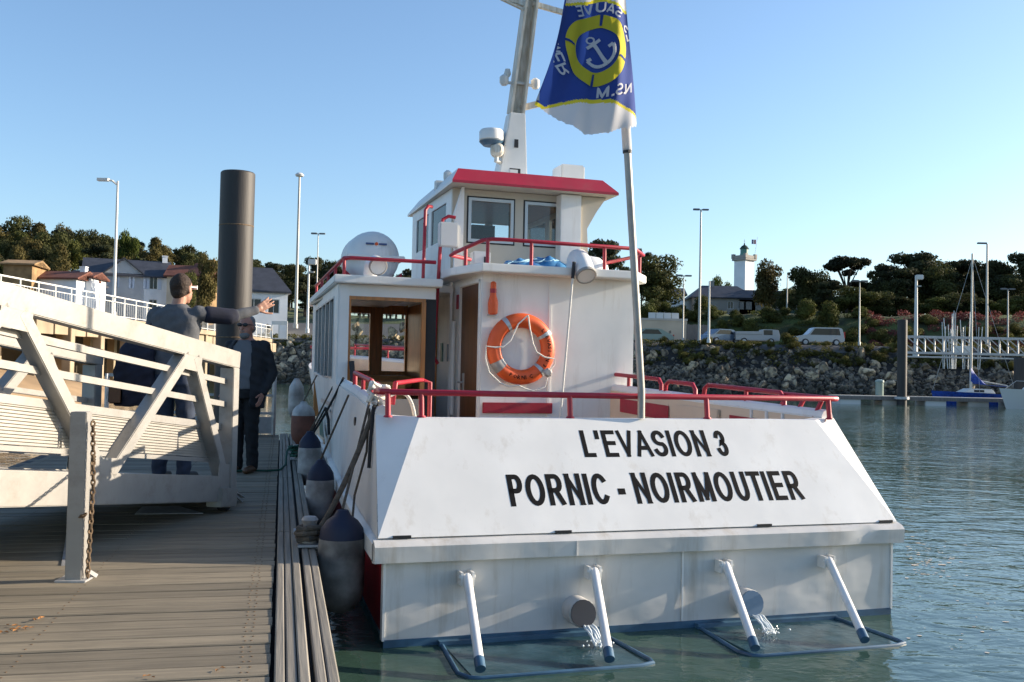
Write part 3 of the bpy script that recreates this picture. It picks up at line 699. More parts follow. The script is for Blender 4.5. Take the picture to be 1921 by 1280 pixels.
# upper deck
lip = [(-.30, 4.42), (-.14, 3.78), (1.575, 3.78), (1.90, 4.22), (1.86, 7.9), (-.28, 7.9)]
ud = part('upper_deck', MB().prism(lip, (0, 0, 2.66), X3, Y3, Z3, .085), 'white', bevel=.008)
w2 = 3.0
m = MB().tube([(.0, 4.75, 2.88), (-.30, 4.45, 2.88), (-.28, 4.36, 2.90), (-.10, 3.92, 2.99), (-.02, 3.86, w2), (.1, 3.83, w2), (1.50, 3.83, w2-.01), (1.60, 3.88, w2-.01), (1.865, 4.24, w2-.02), (1.85, 4.35, w2-.02), (1.80, 7.6, w2)], RR, 10)
ur = part('deck_rail', m, 'red', smooth=True)
for u, v, z in ((-.21, 4.17, 2.95), (-.06, 3.87, w2), (.40, 3.83, w2), (1.22, 3.83, w2-.01), (1.57, 3.87, w2-.01), (1.84, 4.28, w2-.02), (1.83, 5.4, w2), (1.81, 6.6, w2)):
    part('post', MB().tube([(u, v, 2.745), (u, v, z)], .019, 10), 'red', ur, smooth=True)

# wheelhouse
WV0, WV1, WB, WT = 5.2, 7.3, 2.745, 3.75
m = MB()
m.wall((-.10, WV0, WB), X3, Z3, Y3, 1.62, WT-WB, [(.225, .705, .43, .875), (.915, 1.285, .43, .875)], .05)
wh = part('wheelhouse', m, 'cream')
for x0, x1 in ((.125, .605), (.815, 1.185)):
    fr = part('window', MB().wall((x0-.035, WV0-.012, WB+.395), X3, Z3, Y3, x1-x0+.07, .515, [(.035, x1-x0+.035, .035, .48)], .02), 'silver_tape', wh)
    part('seal', MB().wall((x0-.052, WV0-.005, WB+.378), X3, Z3, Y3, x1-x0+.104, .549, [(.017, x1-x0+.087, .017, .532)], .008), 'black', fr)
    part('pane', MB().box(x0, x1, WV0+.018, WV0+.022, WB+.43, WB+.875), 'glass', fr)
m = MB().wall((-.10, WV0+.05, WB), Y3, Z3, X3, WV1-WV0-.05, WT-WB, [(.25, 1.0, .45, .88), (1.15, 1.85, .45, .88)], .05); part('side_wall', m, 'white', wh)
m = MB().wall((1.47, WV0+.05, WB), Y3, Z3, X3, WV1-WV0-.05, WT-WB, [(.25, 1.0, .45, .88), (1.15, 1.85, .45, .88)], .05); part('side_wall', m, 'white', wh)
m = MB().wall((-.10, WV1, WB), X3, Z3, Y3, 1.62, WT-WB, [(.08, .50, .40, .94), (.60, 1.02, .40, .94), (1.12, 1.54, .40, .94)], .05); part('front_wall', m, 'white', wh)
part('window_pane', MB().box(-.09, 1.50, WV1+.02, WV1+.024, WB+.40, WB+.94), 'glass', wh)
for u_ in (-.085, 1.49): part('window_pane', MB().box(u_, u_+.005, WV0+.3, WV1-.2, WB+.45, WB+.88), 'glass_dark', wh)
m = MB().box(.0, 1.4, WV1-.45, WV1-.02, WB, WB+.42).box(.42, .72, WV1-1.1, WV1-.8, WB, WB+.75).box(.9, 1.0, WV0+.9, WV0+1.0, WB, WT); part('console', m, 'float_dark', wh)
m = MB().tube(arc((.56, WV1-.6, WB+.52), .12, 0, 2*math.pi, X3, Z3, 16)[:-1], .012, 6, closed=True); part('steering_wheel', m, 'black', wh, smooth=True)
part('ceiling', MB().box(-.08, 1.47, WV0+.05, WV1, WT-.06, WT-.02), 'varnish', wh)
# flared wings that carry the roof over the aft bulkhead
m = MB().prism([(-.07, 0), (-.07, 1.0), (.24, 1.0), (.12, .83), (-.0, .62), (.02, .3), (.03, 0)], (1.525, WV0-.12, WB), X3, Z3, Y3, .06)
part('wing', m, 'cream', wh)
m = MB().prism([(.002, 0), (.002, 1.0), (-.02, 1.0), (-.12, .66), (-.10, .6), (-.10, 0)], (-.002, WV0-.14, WB), X3, Z3, Y3, .05); part('wing', m, 'white', wh)
part('locker', MB().box(1.17, 1.43, WV0-.17, WV0-.004, WB, WT-.002), 'white', wh, bevel=.006)
# roof with sloping red fascia
lo = [(-.19, 4.88), (1.84, 4.88), (1.90, 7.6), (-.12, 7.6)]; hi = [(-.09, 5.02), (1.69, 5.02), (1.72, 7.4), (-.01, 7.4)]
vs = [(u, v, 3.755) for u, v in lo] + [(u, v, 3.785) for u, v in lo] + [(u, v, 3.945) for u, v in hi]
m = MB(); m.add(vs, [(3, 2, 1, 0)], 2); m.add(vs, [(8, 9, 10, 11)], 1); m.add(vs, [(0, 1, 5, 4), (4, 5, 9, 8)], 0)
m.add(vs, [(1, 2, 6, 5), (5, 6, 10, 9), (2, 3, 7, 6), (6, 7, 11, 10), (3, 0, 4, 7), (7, 4, 8, 11)], 1)
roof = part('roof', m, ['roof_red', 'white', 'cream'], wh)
part('roof_hatch', MB().box(1.44, 1.76, 5.75, 6.1, 3.945, 4.27), 'white', roof, bevel=.02)
part('roof_light', MB().lathe([(.03, 0), (.05, .05), (.05, .12), (.02, .15)], 12, (-.04, 5.7, 3.9)).box(-.13, -.05, 5.9, 6.0, 3.84, 3.96), 'lamp_white', roof, smooth=True)
part('horn', MB().box(-.07, -.02, 5.35, 5.43, 3.88, 3.95), 'black', roof)

# mast raked aft
b0, b1 = Vector((.74, 5.7, 3.945)), Vector((.765, 5.58, 4.78))
m = MB(); vs = []
for c, hw, hd in ((b0, .19, .14), (Vector((.76, 5.62, 4.5)), .125, .11), (b1, .098, .09)):
    vs += [c+Vector((a*hw, b*hd, 0)) for a, b in ((-1, -1), (1, -1), (1, 1), (-1, 1))]
fs = [(i+4*k, (i+1) % 4+4*k, (i+1) % 4+4+4*k, i+4+4*k) for k in (0, 1) for i in range(4)] + [(8, 9, 10, 11), (3, 2, 1, 0)]
m.add(vs, fs); mast = part('mast', m, 'white', bevel=.012)
part('mast_opening', MB().box(.69, .83, 5.545, 5.566, 3.96, 4.13), 'black', mast)
part('mast_hatch', MB().box(.69, .795, 5.54, 5.55, 3.96, 4.095), 'lamp_white', mast)
part('mast_socket', MB().box(.735, .785, 5.512, 5.535, 4.36, 4.46), 'black', mast)
t1 = Vector((.90, 5.28, 6.75)); d_ = (t1-b1)
m = MB(); sd = Vector((1, 0, 0)); fw = Vector((0, 1, 0))
for off, w_, h_ in ((-.078, .035, .15), (.078, .035, .15)): m.obox(b1+sd*off, t1+sd*off*.8, h_, w_, up=sd)
m.obox(b1+fw*.045, t1+fw*.045, .14, .03, up=fw)
spar = part('mast_spar', m, 'mast_paint', mast, bevel=.004)
def on_mast(t): return b1.lerp(t1, t)
p = on_mast(.68); m = MB().obox(p+Vector((-.50, .0, .02)), p+Vector((-.03, 0, -.06)), .05, .06).obox(p+Vector((.03, 0, -.03)), p+Vector((.46, 0, -.09)), .05, .06)
m.lathe([(.05, -.03), (.055, .03)], 10, p+Vector((-.5, 0, .03)))
m.obox(p+Vector((-.42, -.02, -.02)), p+Vector((-.05, -.02, -.14)), .03, .03); part('crosstree', m, 'mast_paint', mast, bevel=.004)
p = on_mast(.05); part('lower_arm', MB().obox(p+Vector((.05, 0, -.02)), p+Vector((.42, -.02, .10)), .05, .075), 'mast_paint', mast, bevel=.004)
p = on_mast(.19); m = MB()
for sg, k in ((-1, 1), (1, 1)): m.lathe([(.035, -.05), (.055, -.02), (.055, .05), (.02, .08)], 12, p+Vector((sg*.20, 0, .0))).obox(p, p+Vector((sg*.2, 0, -.02)), .03, .03)
m.lathe([(.03, 0), (.045, .03), (.03, .09)], 10, p+Vector((-.16, .0, .06))); part('floodlight', m, 'lamp_white', mast, smooth=True)
m = MB().lathe([(.13, 0), (.15, .02), (.15, .12), (.13, .145), (.02, .15)], 20, (.47, 5.6, 4.42)); rd = part('radar_dome', m, 'white', mast, smooth=True)
part('dome_base', MB().lathe([(.10, -.05), (.15, 0)], 20, (.47, 5.6, 4.42)).obox((.47, 5.6, 4.40), (.7, 5.6, 4.38), .08, .03), 'blue_hull', rd)
part('searchlight', MB().lathe([(.03, -.09), (.085, -.05), (.085, .05), (.05, .08)], 14, (.53, 5.55, 4.31), ax=(-.3, -1, .1)).tube([(.53, 5.55, 4.31), (.52, 5.55, 4.18), (.60, 5.58, 4.17)], .03), 'mast_paint', mast, smooth=True)
p = on_mast(.62); part('nav_light', MB().lathe([(.03, 0), (.03, .12)], 10, p+Vector((.43, -.02, -.28)), mis=[0]).box(p.x+.425, p.x+.435, p.y-.03, p.y-.02, p.z-.16, p.z), 'lamp_white', mast)
p = on_mast(.68); part('red_lamp', MB().lathe([(.028, -.24), (.028, .0), (.05, 0), (.05, .16), (.02, .19)], 12, p+Vector((.50, -.02, .05)), mis=[1, 0, 0, 0]), ['red', 'black'], mast)

# cabin to port
part('cabin_roof', MB().prism([(-1.545, 4.35), (-.40, 4.35), (-.40, 5.1), (-.09, 5.1), (-.09, 8.2), (-1.30, 8.7), (-1.36, 8.2)], (0, 0, 2.525), X3, Y3, Z3, .085), 'white', bevel=.01)
o_ = Vector((-(hbT(4.45)), 4.45, top(4.5)-.02)); e_ = Vector((-(hbT(8.0)), 8.0, top(4.5)-.02)); A_ = (e_-o_).normalized(); N_ = Vector((A_.y, -A_.x, 0)); Lc = (e_-o_).length
wins = [(.42+.52*i, .42+.52*i+.44, .09, .93) for i in range(5)]
cab = part('cabin', MB().wall(o_, A_, Z3, N_, Lc, 2.525-o_.z, wins, .05), 'white')
for x0, x1, y0, y1 in wins:
    fr = part('window', MB().wall(o_+A_*(x0-.02)+Z3*(y0-.02)-N_*.008, A_, Z3, N_, x1-x0+.04, y1-y0+.04, [(.02, x1-x0+.02, .02, y1-y0+.02)], .02), 'silver_tape', cab)
    part('pane', MB().prism([(0, 0), (x1-x0, 0), (x1-x0, y1-y0), (0, y1-y0)], o_+A_*x0+Z3*y0+N_*.015, A_, Z3, N_, .006), 'glass_dark', fr)
part('aft_post', MB().box(-1.475, -1.375, 4.44, 4.52, 1.40, 2.524), 'white', cab)
part('header', MB().box(-1.375, -.45, 4.46, 4.52, 2.40, 2.524), 'white', cab)
m = MB().box(-1.375, -.56, 4.452, 4.50, 2.365, 2.40).box(-.60, -.555, 4.452, 4.50, .62, 2.365).box(-1.375, -1.35, 4.455, 4.50, 1.3, 2.365); part('opening_trim', m, 'varnish', cab)
part('jamb', MB().box(-.555, -.44, 4.47, 4.52, .62, 2.40), 'float_dark', cab)

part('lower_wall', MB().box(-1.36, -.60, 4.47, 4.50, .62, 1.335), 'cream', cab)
fw_ = part('front_wall', MB().wall((-1.33, 7.6, 1.0), X3, Z3, Y3, 1.25, 1.52, [(.05, .30, .62, 1.40), (.40, .73, .62, 1.40), (.90, 1.22, .62, 1.40)], .06), 'varnish', cab)
part('window_pane', MB().box(-1.32, -.085, 7.63, 7.634, 1.6, 2.4), 'glass', cab)
part('dash_board', MB().box(-1.28, -.09, 7.15, 7.58, 1.40, 1.56), 'varnish_light', cab, bevel=.02)
for i in range(3): part('bench_back', MB().box(-1.30, -.60, 5.2+.75*i, 5.26+.75*i, .62, 1.50), 'varnish_light', cab, bevel=.01)
for i in range(7): part('ceiling_slat', MB().box(-1.40, -.42, 4.56+.44*i, 4.985+.44*i, 2.485, 2.515), 'ceiling_wood', cab)
part('sliding_door', MB().obox((-1.33, 4.20, 1.30), (-1.34, 4.40, 1.72), .05, .025), 'float_dark', cab)
m = MB(); o2 = o_-N_*.006
for k, (a, b, z, hgt) in enumerate(((.35, 1.75, -.23, .045), (.5, 1.6, -.30, .03))): m.prism([(a, z), (b, z), (b, z+hgt), (a, z+hgt)], o2, A_, Z3, N_, .004, 0)
m.prism([(1.2, -.62), (1.75, -.62), (1.9, -.42), (1.6, -.50), (1.5, -.38), (1.35, -.50)], o2-N_*.004, A_, Z3, N_, .004, 1)
part('side_emblem', m, ['silver_tape', 'lantern_green'], cab)
part('fairlead', MB().lathe([(.035, 0), (.035, .02), (.018, .02)], 10, (-hbT(2.2)-.01, 2.2, 1.22), ax=(-1, 0, 0)), 'black', smooth=True)
cr = part('cabin_rail', MB().tube([(-.45, 4.50, 2.80), (-1.36, 4.50, 2.80), (-1.42, 4.56, 2.80), (-1.26, 8.3, 2.80)], RR, 10), 'red', smooth=True)
for v in (4.55, 5.5, 6.4, 7.3, 8.2): part('post', MB().tube([(-1.42+.043*(v-4.55), v, 2.61), (-1.42+.043*(v-4.55), v, 2.80)], .018, 10), 'red', cr, smooth=True)
def cowl(c, s, yaw=0):                    # mushroom-headed air cowl facing aft
    c = Vector(c); d = Vector((math.sin(yaw), -math.cos(yaw), -.12)).normalized()
    m = MB().lathe([(.075*s, 0), (.075*s, .10*s)], 16, c)
    el = bez(c+Z3*.08*s, c+Z3*.24*s, c+Z3*.22*s+d*.16*s, 8); m.tube(el, [.075*s+.045*s*i/8 for i in range(9)], 16)
    pr = part('air_cowl', m, 'white', smooth=True)
    part('cowl_mouth', MB().lathe([(.128*s, -.02), (.128*s, .008), (.112*s, .012), (.1*s, -.004)], 18, el[-1], ax=d), 'silver_tape', pr, smooth=True)
def cowl_at(pts, r0, r1):
    el = bez(*pts, 10); d = (el[-1]-el[-2]).normalized()
    pr = part('air_cowl', MB().tube(el, [r0+(r1-r0)*(i/10)**1.5 for i in range(11)], 18), 'white', smooth=True)
    part('cowl_mouth', MB().lathe([(r1*1.05, -.03), (r1*1.05, .004), (r1*.93, .008), (r1*.9, -.002)], 18, el[-1], ax=d), 'wall_grey', pr, smooth=True)
cowl_at(((-1.08, 4.92, 2.60), (-1.08, 4.94, 2.88), (-1.05, 4.60, 2.735)), .075, .095)
cowl_at(((.98, 4.02, 2.74), (.97, 4.02, 3.02), (.965, 3.70, 2.655)), .11, .104)
m = MB().lathe([(.27, 0), (.28, .02), (.25, .16), (.16, .24), (.02, .27)], 22, (1.43, 4.85, 2.745)); part('deck_dome', m, 'white', smooth=True)
lad = part('ladder', MB().tube([(-.40, 4.95, 3.47), (-.45, 4.92, 3.47), (-.485, 4.9, 3.42), (-.495, 4.9, 2.62)], .020, 8).tube([(-.14, 4.9, 3.36), (-.22, 4.9, 3.37), (-.285, 4.9, 3.33), (-.30, 4.9, 3.2), (-.355, 4.9, 1.80), (-.30, 4.92, 1.72)], .020, 8), 'red', smooth=True)
part('switch_box', MB().box(-.335, -.13, 4.80, 4.92, 3.02, 3.29).box(-.13, -.09, 4.84, 4.95, 3.0, 3.27), 'lamp_white', bevel=.01)

# flagpole, trim tabs and exhausts
fp = part('flagpole', MB().tube([(.092, .50, 1.34), (.09, .50, 1.53), (-.05, .50, 3.23)], .026, 10), 'alu', smooth=True)
part('pole_sleeve', MB().tube([(-.05, .50, 3.22), (-.065, .50, 3.40), (-.17, .50, 4.75)], .033, 10), 'flag_white', fp, smooth=True)
part('pole_ring', MB().lathe([(.032, 0), (.032, .03)], 10, (-.05, .50, 3.20)), 'black', fp)
for x0, x1, s0, s1 in ((-1.47, -.40, (-1.313, -1.40), (-.487, -.645)), (.26, 1.33, (.444, .29), (1.235, 1.06))):
    m = MB().box(x0+.03, x1-.02, -.69, -.02, -.03, .006); tab = part('trim_tab', m, 'wet_plate')
    xx0, xx1 = x0-.03, x1-.06
    m = MB().tube([(x0+.02, -.03, .004), (xx0, -.60, .003), (xx0+.04, -.69, .003), (xx0+.10, -.715, .003), (xx1, -.715, .003), (xx1+.09, -.68, .003), (xx1+.10, -.62, .003), (x1-.02, -.03, .012)], .0135, 8)
    part('tab_frame', m, 'blue_hull', tab, smooth=True)
    part('tab_gusset', MB().box(x0, x1, -.06, -.012, .0, .03), 'blue_hull', tab)
    for ut, ub in (s0, s1):
        a, b = Vector((ut, -.075, .415)), Vector((ub, -.69, .045))
        st = part('strut', MB().tube([a, a.lerp(b, .90)], .027, 12), 'white', smooth=True)
        part('strut_foot', MB().tube([a.lerp(b, .90), b], .030, 12), 'blue_hull', st, smooth=True)
        part('strut_bracket', MB().box(ut-.042, ut-.027, -.095, -.004, .36, .44).box(ut+.027, ut+.042, -.095, -.004, .36, .44).tube([(ut-.05, -.075, .41), (ut+.05, -.075, .41)], .013), 'white', st)
for i, u in enumerate((-.585, .60)):
    m = MB().lathe([(.088, 0), (.088, .13), (.078, .135), (.076, .02)], 20, (u, -.0, .165), ax=(0, -1, 0)); ex = part('exhaust_pipe', m, 'plate', smooth=True)
    p = [(.082*math.cos(t), .082*math.sin(t)) for t in [math.pi+math.pi*k/10 for k in range(11)]] + [(.078, .05), (0, .02), (-.078, .05)]
    part('exhaust_flap', MB().prism([(.083*math.cos(t), .083*math.sin(t)) for t in [2*math.pi*k/18 for k in range(18)]], (u, -.145, .17), X3, Vector((0, .18, 1)).normalized(), Y3, -.008), 'slate' if i == 0 else 'car_blue', ex)
    r2 = random.Random(i); m = MB()
    for k in range(5):
        x = u-.01+.014*k; pts = [(x, -.13, .10)]
        for q in range(1, 7): pts.append((x+.012*q*.5+r2.uniform(-.006, .006), -.13-.028*q, .10-.003*q*q+r2.uniform(-.004, .004)))
        m.tube(pts, [.007+r2.uniform(-.002, .003) for _ in pts], 6)
    for k in range(46):
        a = r2.uniform(0, 6.28); q = abs(r2.gauss(0, .06)); c = Vector((u+.04+q*math.cos(a), -.31+q*math.sin(a), .022+abs(r2.gauss(0, .014)))); s_ = r2.uniform(.003, .009)
        m.lathe([(.001, -s_), (s_, 0), (.001, s_)], 5, c)
    tag(part('cooling_water', m, 'splash', ex, smooth=True), kind='stuff')

# ------------------------------------------------------------------ loose things on the boat
def ringpt(c, r, a): return (c[0]+r*math.cos(a), c[1], c[2]+r*math.sin(a))
LB = (.34, D0-.075, 1.885)
lb = bthing('lifebuoy', 'orange ring lifebuoy with white grab rope hung on the deck house wall', 'lifebuoy', LB)
def torus(c, Rr, r, ay, a0=0, a1=2*math.pi, n=48, k=12):
    m = MB(); full = abs(a1-a0-2*math.pi) < 1e-3
    for i in range(n if full else n+1):
        a = a0+(a1-a0)*i/n
        for j in range(k):
            t = 2*math.pi*j/k; q = Rr+r*math.cos(t); m.v.append((c[0]+q*math.cos(a), c[1]+ay*math.sin(t), c[2]+q*math.sin(a)))
    for i in range(n):
        for j in range(k):
            i2 = (i+1) % n if full else i+1; m.f.append((i*k+j, i*k+(j+1) % k, i2*k+(j+1) % k, i2*k+j)); m.m.append(0)
    return m
torus(LB, .295, .078, .062).build('ring', 'orange', lb, smooth=True, off=LB)
for a, hw in ((2.15, .07), (.55, .07), (-.80, .07)): torus(LB, .295, .0805, .0645, a-hw, a+hw, 4, 14).build('band', 'silver_tape', lb, smooth=True, off=LB)
torus(LB, .295, .0805, .0645, 3.60, 3.92, 6, 14).build('band', 'fender_white', lb, smooth=True, off=LB)
MB().lathe([(.045, 0), (.05, .02), (.03, .04)], 8, (LB[0]+.27, LB[1]-.07, LB[2]-.24), ax=(0, -1, 0)).build('tag', 'fender_white', lb, off=LB)
R0 = .37; y_ = LB[1]-.07
def rp(r, a, y=y_): return (LB[0]+r*math.cos(a), y, LB[2]+r*math.sin(a))
m = MB(); top_ = rp(.35, 1.45, y_-.01)
m.tube([top_, rp(.26, 1.8), rp(.16, 2.6), rp(.21, 3.05), rp(.30, 3.12), rp(R0+.03, 3.1), rp(.42, 3.4), rp(.44, 3.75), rp(.43, 4.1), rp(.42, 4.35), rp(.38, 4.6)], .0085, 6)
m.tube([top_, rp(.22, 1.25), rp(.12, .5), rp(.15, -.2), rp(.25, -.33), rp(.36, -.27), rp(.38, -.4), rp(.37, -.7), rp(.46, -1.0), rp(.45, -1.3), rp(.41, -1.5), rp(.38, 4.6)], .0085, 6)
m.build('grab_rope', 'rope_white', lb, smooth=True, off=LB)
def arc_text(txt, r, a_mid, per, hgt, flip=False):        # small letters round the ring
    vs, fs = [], []
    for i, ch in enumerate(txt):
        if ch == ' ': continue
        a = a_mid + (i-(len(txt)-1)/2)*per*(1 if flip else -1); me = text_mesh(ch, .02, 1)
        b = len(vs); rad = Vector((math.cos(a), 0, math.sin(a))); tan = Vector((math.sin(a), 0, -math.cos(a)))
        if flip: rad = -rad; tan = -tan
        for v in me.vertices: vs.append(Vector((LB[0], LB[1]-.064, LB[2])) + Vector((math.cos(a), 0, math.sin(a)))*r + tan*(v.co.x-.3)*hgt + rad*(v.co.y-.35)*hgt)
        fs += [tuple(b+i for i in p.vertices) for p in me.polygons]; bpy.data.meshes.remove(me)
    return vs, fs
m = MB()
for args in (("L'EVASION 3", .295, .05, .135, .055), ("PORNIC", .295, 4.65, .15, .055, True)): m.add(*arc_text(*args))
m.build('lettering', 'black_print', lb, off=LB)
c = (.035, D0-.045, 2.40)
bl = bthing('light_buoy', 'orange lifebuoy light clipped upside down to the wall above the ring', 'light', c)
MB().lathe([(.03, -.168), (.050, -.155), (.053, -.06), (.049, -.02), (.036, .02), (.031, .06)], 14, c).build('float', 'orange', bl, smooth=True, off=c)
MB().lathe([(.034, .055), (.034, .10)], 12, c).build('collar', 'red', bl, smooth=True, off=c)
MB().lathe([(.030, .10), (.030, .16), (.015, .175)], 12, c).build('cap', 'orange', bl, smooth=True, off=c)
MB().box(c[0]-.05, c[0]+.05, c[1]+.03, c[1]+.044, c[2]-.18, c[2]-.165).build('bracket', 'silver_tape', bl, off=c)
a, b = (.84, D0-.26, 2.80), (.655, D0-.32, .63)
bh = bthing('boat_hook', 'white pole with black grip leaning against the deck house beside the lifebuoy', 'pole', b)
MB().tube([b, Vector(b).lerp(Vector(a), .93)], .0125, 8).build('shaft', 'rope_white', bh, smooth=True, off=b)
MB().tube([Vector(b).lerp(Vector(a), .92), a], .02, 8).build('grip', 'black', bh, smooth=True, off=b)
# heap of blue net on the upper deck
c = (.60, 4.35, 2.745); r2 = random.Random(5); m = MB(); nx, ny = 28, 14
for i in range(nx+1):
    for j in range(ny+1):
        x, y = i/nx*2-1, j/ny*2-1; hgt = max(0, 1-abs(x)**2.6)*max(0, 1-y*y)**.6
        hgt *= .115+.055*math.exp(-((x-.45)/.3)**2)+.02*math.sin(9*x+3*y)+.015*math.sin(17*x-5*y)
        m.v.append((c[0]+x*.46+r2.uniform(-.008, .008), c[1]+y*.24+r2.uniform(-.01, .01), c[2]+max(.004, hgt)+r2.uniform(-.006, .006)))
for i in range(nx):
    for j in range(ny): q = i*(ny+1)+j; m.f.append((q, q+ny+1, q+ny+2, q+1)); m.m.append(0)
nh = bthing('fishing_net', 'heap of bright blue netting on the upper deck behind the red rail', 'net', c)
m.build('netting', 'tarp', nh, smooth=True, off=c)
m = MB()
for k in range(9):
    x0 = r2.uniform(-.35, .2); pts = []
    for q in range(9):
        x = x0+q*.045; t_ = x/.46; hgt = (.115+.055*math.exp(-((t_-.45)/.3)**2))*max(.1, 1-abs(t_)**2.6); yy = -.10-.08*math.sin(k+q*.6)
        pts.append((c[0]+x, c[1]+yy, c[2]+hgt*max(0, 1-(yy/.24)**2)**.6+.008))
    m.tube(pts, .007, 5)
m.build('head_line', 'tarp_light', nh, smooth=True, off=c)
# small white box and fittings beside it
c = (.16, 4.9, 2.745)
dv = bthing('deck_locker', 'small white box standing on the upper deck left of the blue net', 'box', c)
MB().box(.06, .26, 4.82, 4.98, 2.745, 2.99).build('case', 'lamp_white', dv, bevel=.01, off=c)
MB().box(.18, .22, 4.812, 4.82, 2.86, 2.93).build('handle', 'black', dv, off=c)
# liferaft
c = (-.92, 5.9, 2.61); cz = c[2]+.335
lr = bthing('liferaft', 'round white liferaft canister in a red cradle on the cabin roof', 'liferaft', c)
MB().lathe([(.02, -.44), (.10, -.432), (.18, -.405), (.24, -.365), (.285, -.305), (.31, -.22), (.318, -.12), (.318, .2), (.28, .32), (.18, .41), (.02, .44)], 32, (c[0], c[1], cz), ax=Y3).build('canister', 'white', lr, smooth=True, off=c)
MB().box(c[0]-.335, c[0]+.335, c[1]-.445, c[1]+.42, cz-.030, cz+.012).build('seam', 'white', lr, bevel=.008, off=c); MB().box(c[0]-.325, c[0]+.325, c[1]-.441, c[1]+.41, cz-.043, cz-.033).build('groove_shade', 'wall_grey', lr, off=c)  # dark strip drawn as the shaded groove under the flange
MB().box(c[0]-.12, c[0]-.03, c[1]-.43, c[1]-.40, cz+.13, cz+.15).box(c[0]+.03, c[0]+.12, c[1]-.43, c[1]-.40, cz+.13, cz+.15).build('marking', 'print_blue', lr, off=c)
MB().lathe([(.02, 0), (.02, .012)], 12, (c[0], c[1]-.42, cz+.14), ax=(0, -1, 0)).build('marking', 'orange', lr, off=c)
MB().box(c[0]+.22, c[0]+.225, c[1]-.42, c[1]-.36, cz-.06, cz-.01).build('latch', 'black', lr, off=c)
for sg in (-1, 1):
    for y in (-.30, .22): MB().prism([(0, 0), (.20, 0), (.0, .17)] if sg < 0 else [(0, 0), (-.20, 0), (0, .17)], (c[0]+sg*.33, c[1]+y, c[2]), X3, Z3, Y3, .05).build('cradle', 'red', lr, off=c)

# ------------------------------------------------------------------ the club flag
FV = .44
flag = bthing('flag', 'blue and white flag with yellow ring and anchor drooping from the stern flagpole', 'flag', (-.07, .50, 3.4))
fo = (-.07, .50, 3.4)
def hem(x): return float(np.interp(x, [0, .15, .35, .55, .75, .92, 1.0, 1.3], [.0, -.05, -.11, -.12, -.06, .03, .08, .09]))
def flag_pt(x, z, lift=0.0):      # x: 0 at the hoist .. 1 at the fold on the fly side (past 1 the cloth turns back); z: 0 bottom .. 1 top
    zz = z
    right = -.012 - .145*z                                # hoist follows the leaning pole
    width = .735 - .46*z - .02*math.sin(6*z)
    bot = 3.40 + hem(x)*(1-z)**2
    xx = x if x <= 1 else 1-(x-1)*.9
    u = right - width*xx
    w_ = bot + (1.18)*zz + (.0 if x <= 1 else .02)
    d = .085*math.sin(xx*4.6+zz*1.1-.2) + .04*math.sin(xx*10-zz*3) + .018*math.sin(xx*21+zz*6)
    v = FV - .02 - d*(.35+.65*(1-zz)) if x <= 1 else FV + .05 + .02*math.sin(9*zz)
    return Vector((u, v - lift, w_))
def fcol(x, z):
    lw = 3.425+.085*math.sin(math.pi*min(1, x)*.95)-.02*x; b0 = .1
    for _ in range(12): b0 = max(0, (lw-3.40-hem(x)*(1-b0)**2)/1.18)
    b1 = .655+.05*math.sin(math.pi*min(1, x))
    y1 = .018
    if x > 1: return 1 if x > 1.06 or z < b0+.06 else (2 if x > 1.03 else 0)
    if z < b0 or z > b1: return 1
    if z < b0+y1 or z > b1-y1: return 2
    return 0
m = MB(); nx, nz = 110, 150
for i in range(nx+1):
    for j in range(nz+1):
        p = flag_pt(i/nx*1.22, j/nz)
        if j == 0: p.z += random.Random(i).uniform(-.007, .004) - (.025*abs(math.sin(i*1.7)) if i < 16 else 0)
        m.v.append(tuple(p))
for i in range(nx):
    for j in range(nz):
        q = i*(nz+1)+j; m.f.append((q, q+nz+1, q+nz+2, q+1)); m.m.append(fcol((i+.5)/nx*1.22, (j+.5)/nz))
m.build('cloth', ['flag_blue', 'flag_white', 'flag_yellow'], flag, smooth=True, off=fo, recalc=False)
# printed marks live in flat cloth coordinates (metres from the ring's centre, mirrored: we see the back) and are laid on the cloth
FX, FZ = .50, .425
def lay(pts, fs, mi, mb, lift=.007):
    vs = []
    for a, b in pts:
        z = FZ + b/1.18; wd = .735-.46*z; vs.append(flag_pt(min(.985, max(.012, FX - a/wd)), z, lift))
    mb.add(vs, fs, mi)
def grid_ring(r0, r1, a0, a1, n, mb, mi, k=4, sx=1.0, lift=.011):
    pts = [((r0+(r1-r0)*j/k)*math.cos(a0+(a1-a0)*i/n)*sx, (r0+(r1-r0)*j/k)*math.sin(a0+(a1-a0)*i/n)) for i in range(n+1) for j in range(k+1)]
    lay(pts, [(i*(k+1)+j, (i+1)*(k+1)+j, (i+1)*(k+1)+j+1, i*(k+1)+j+1) for i in range(n) for j in range(k)], mi, mb, lift)
mk = MB(); grid_ring(.138, .222, 0, 2*math.pi, 72, mk, 0)
for a in (1.5, 3.05, 4.6, 5.95): grid_ring(.150, .224, a-.045, a+.045, 4, mk, 1, 3, lift=.014)
mk.build('ring_print', ['flag_yellow', 'flag_blue'], flag, smooth=True, off=fo, recalc=False)
def bar(p, q, wd, mb, n=8):
    p = Vector(p); q = Vector(q); d = (q-p).normalized(); s_ = Vector((-d.y, d.x))*wd/2
    pts = []
    for i in range(n+1):
        c_ = p.lerp(q, i/n); pts += [tuple(c_+s_), tuple(c_), tuple(c_-s_)]
    lay(pts, [f for i in range(n) for f in ((3*i, 3*i+3, 3*i+4, 3*i+1), (3*i+1, 3*i+4, 3*i+5, 3*i+2))], 0, mb, .016)
mk = MB(); ca, sa = math.cos(.62), math.sin(.62)
def rt(x, y): return (x*ca-y*sa, x*sa+y*ca)
bar(rt(0, .055), rt(0, -.105), .022, mk); bar(rt(-.045, .045), rt(.045, .045), .020, mk)
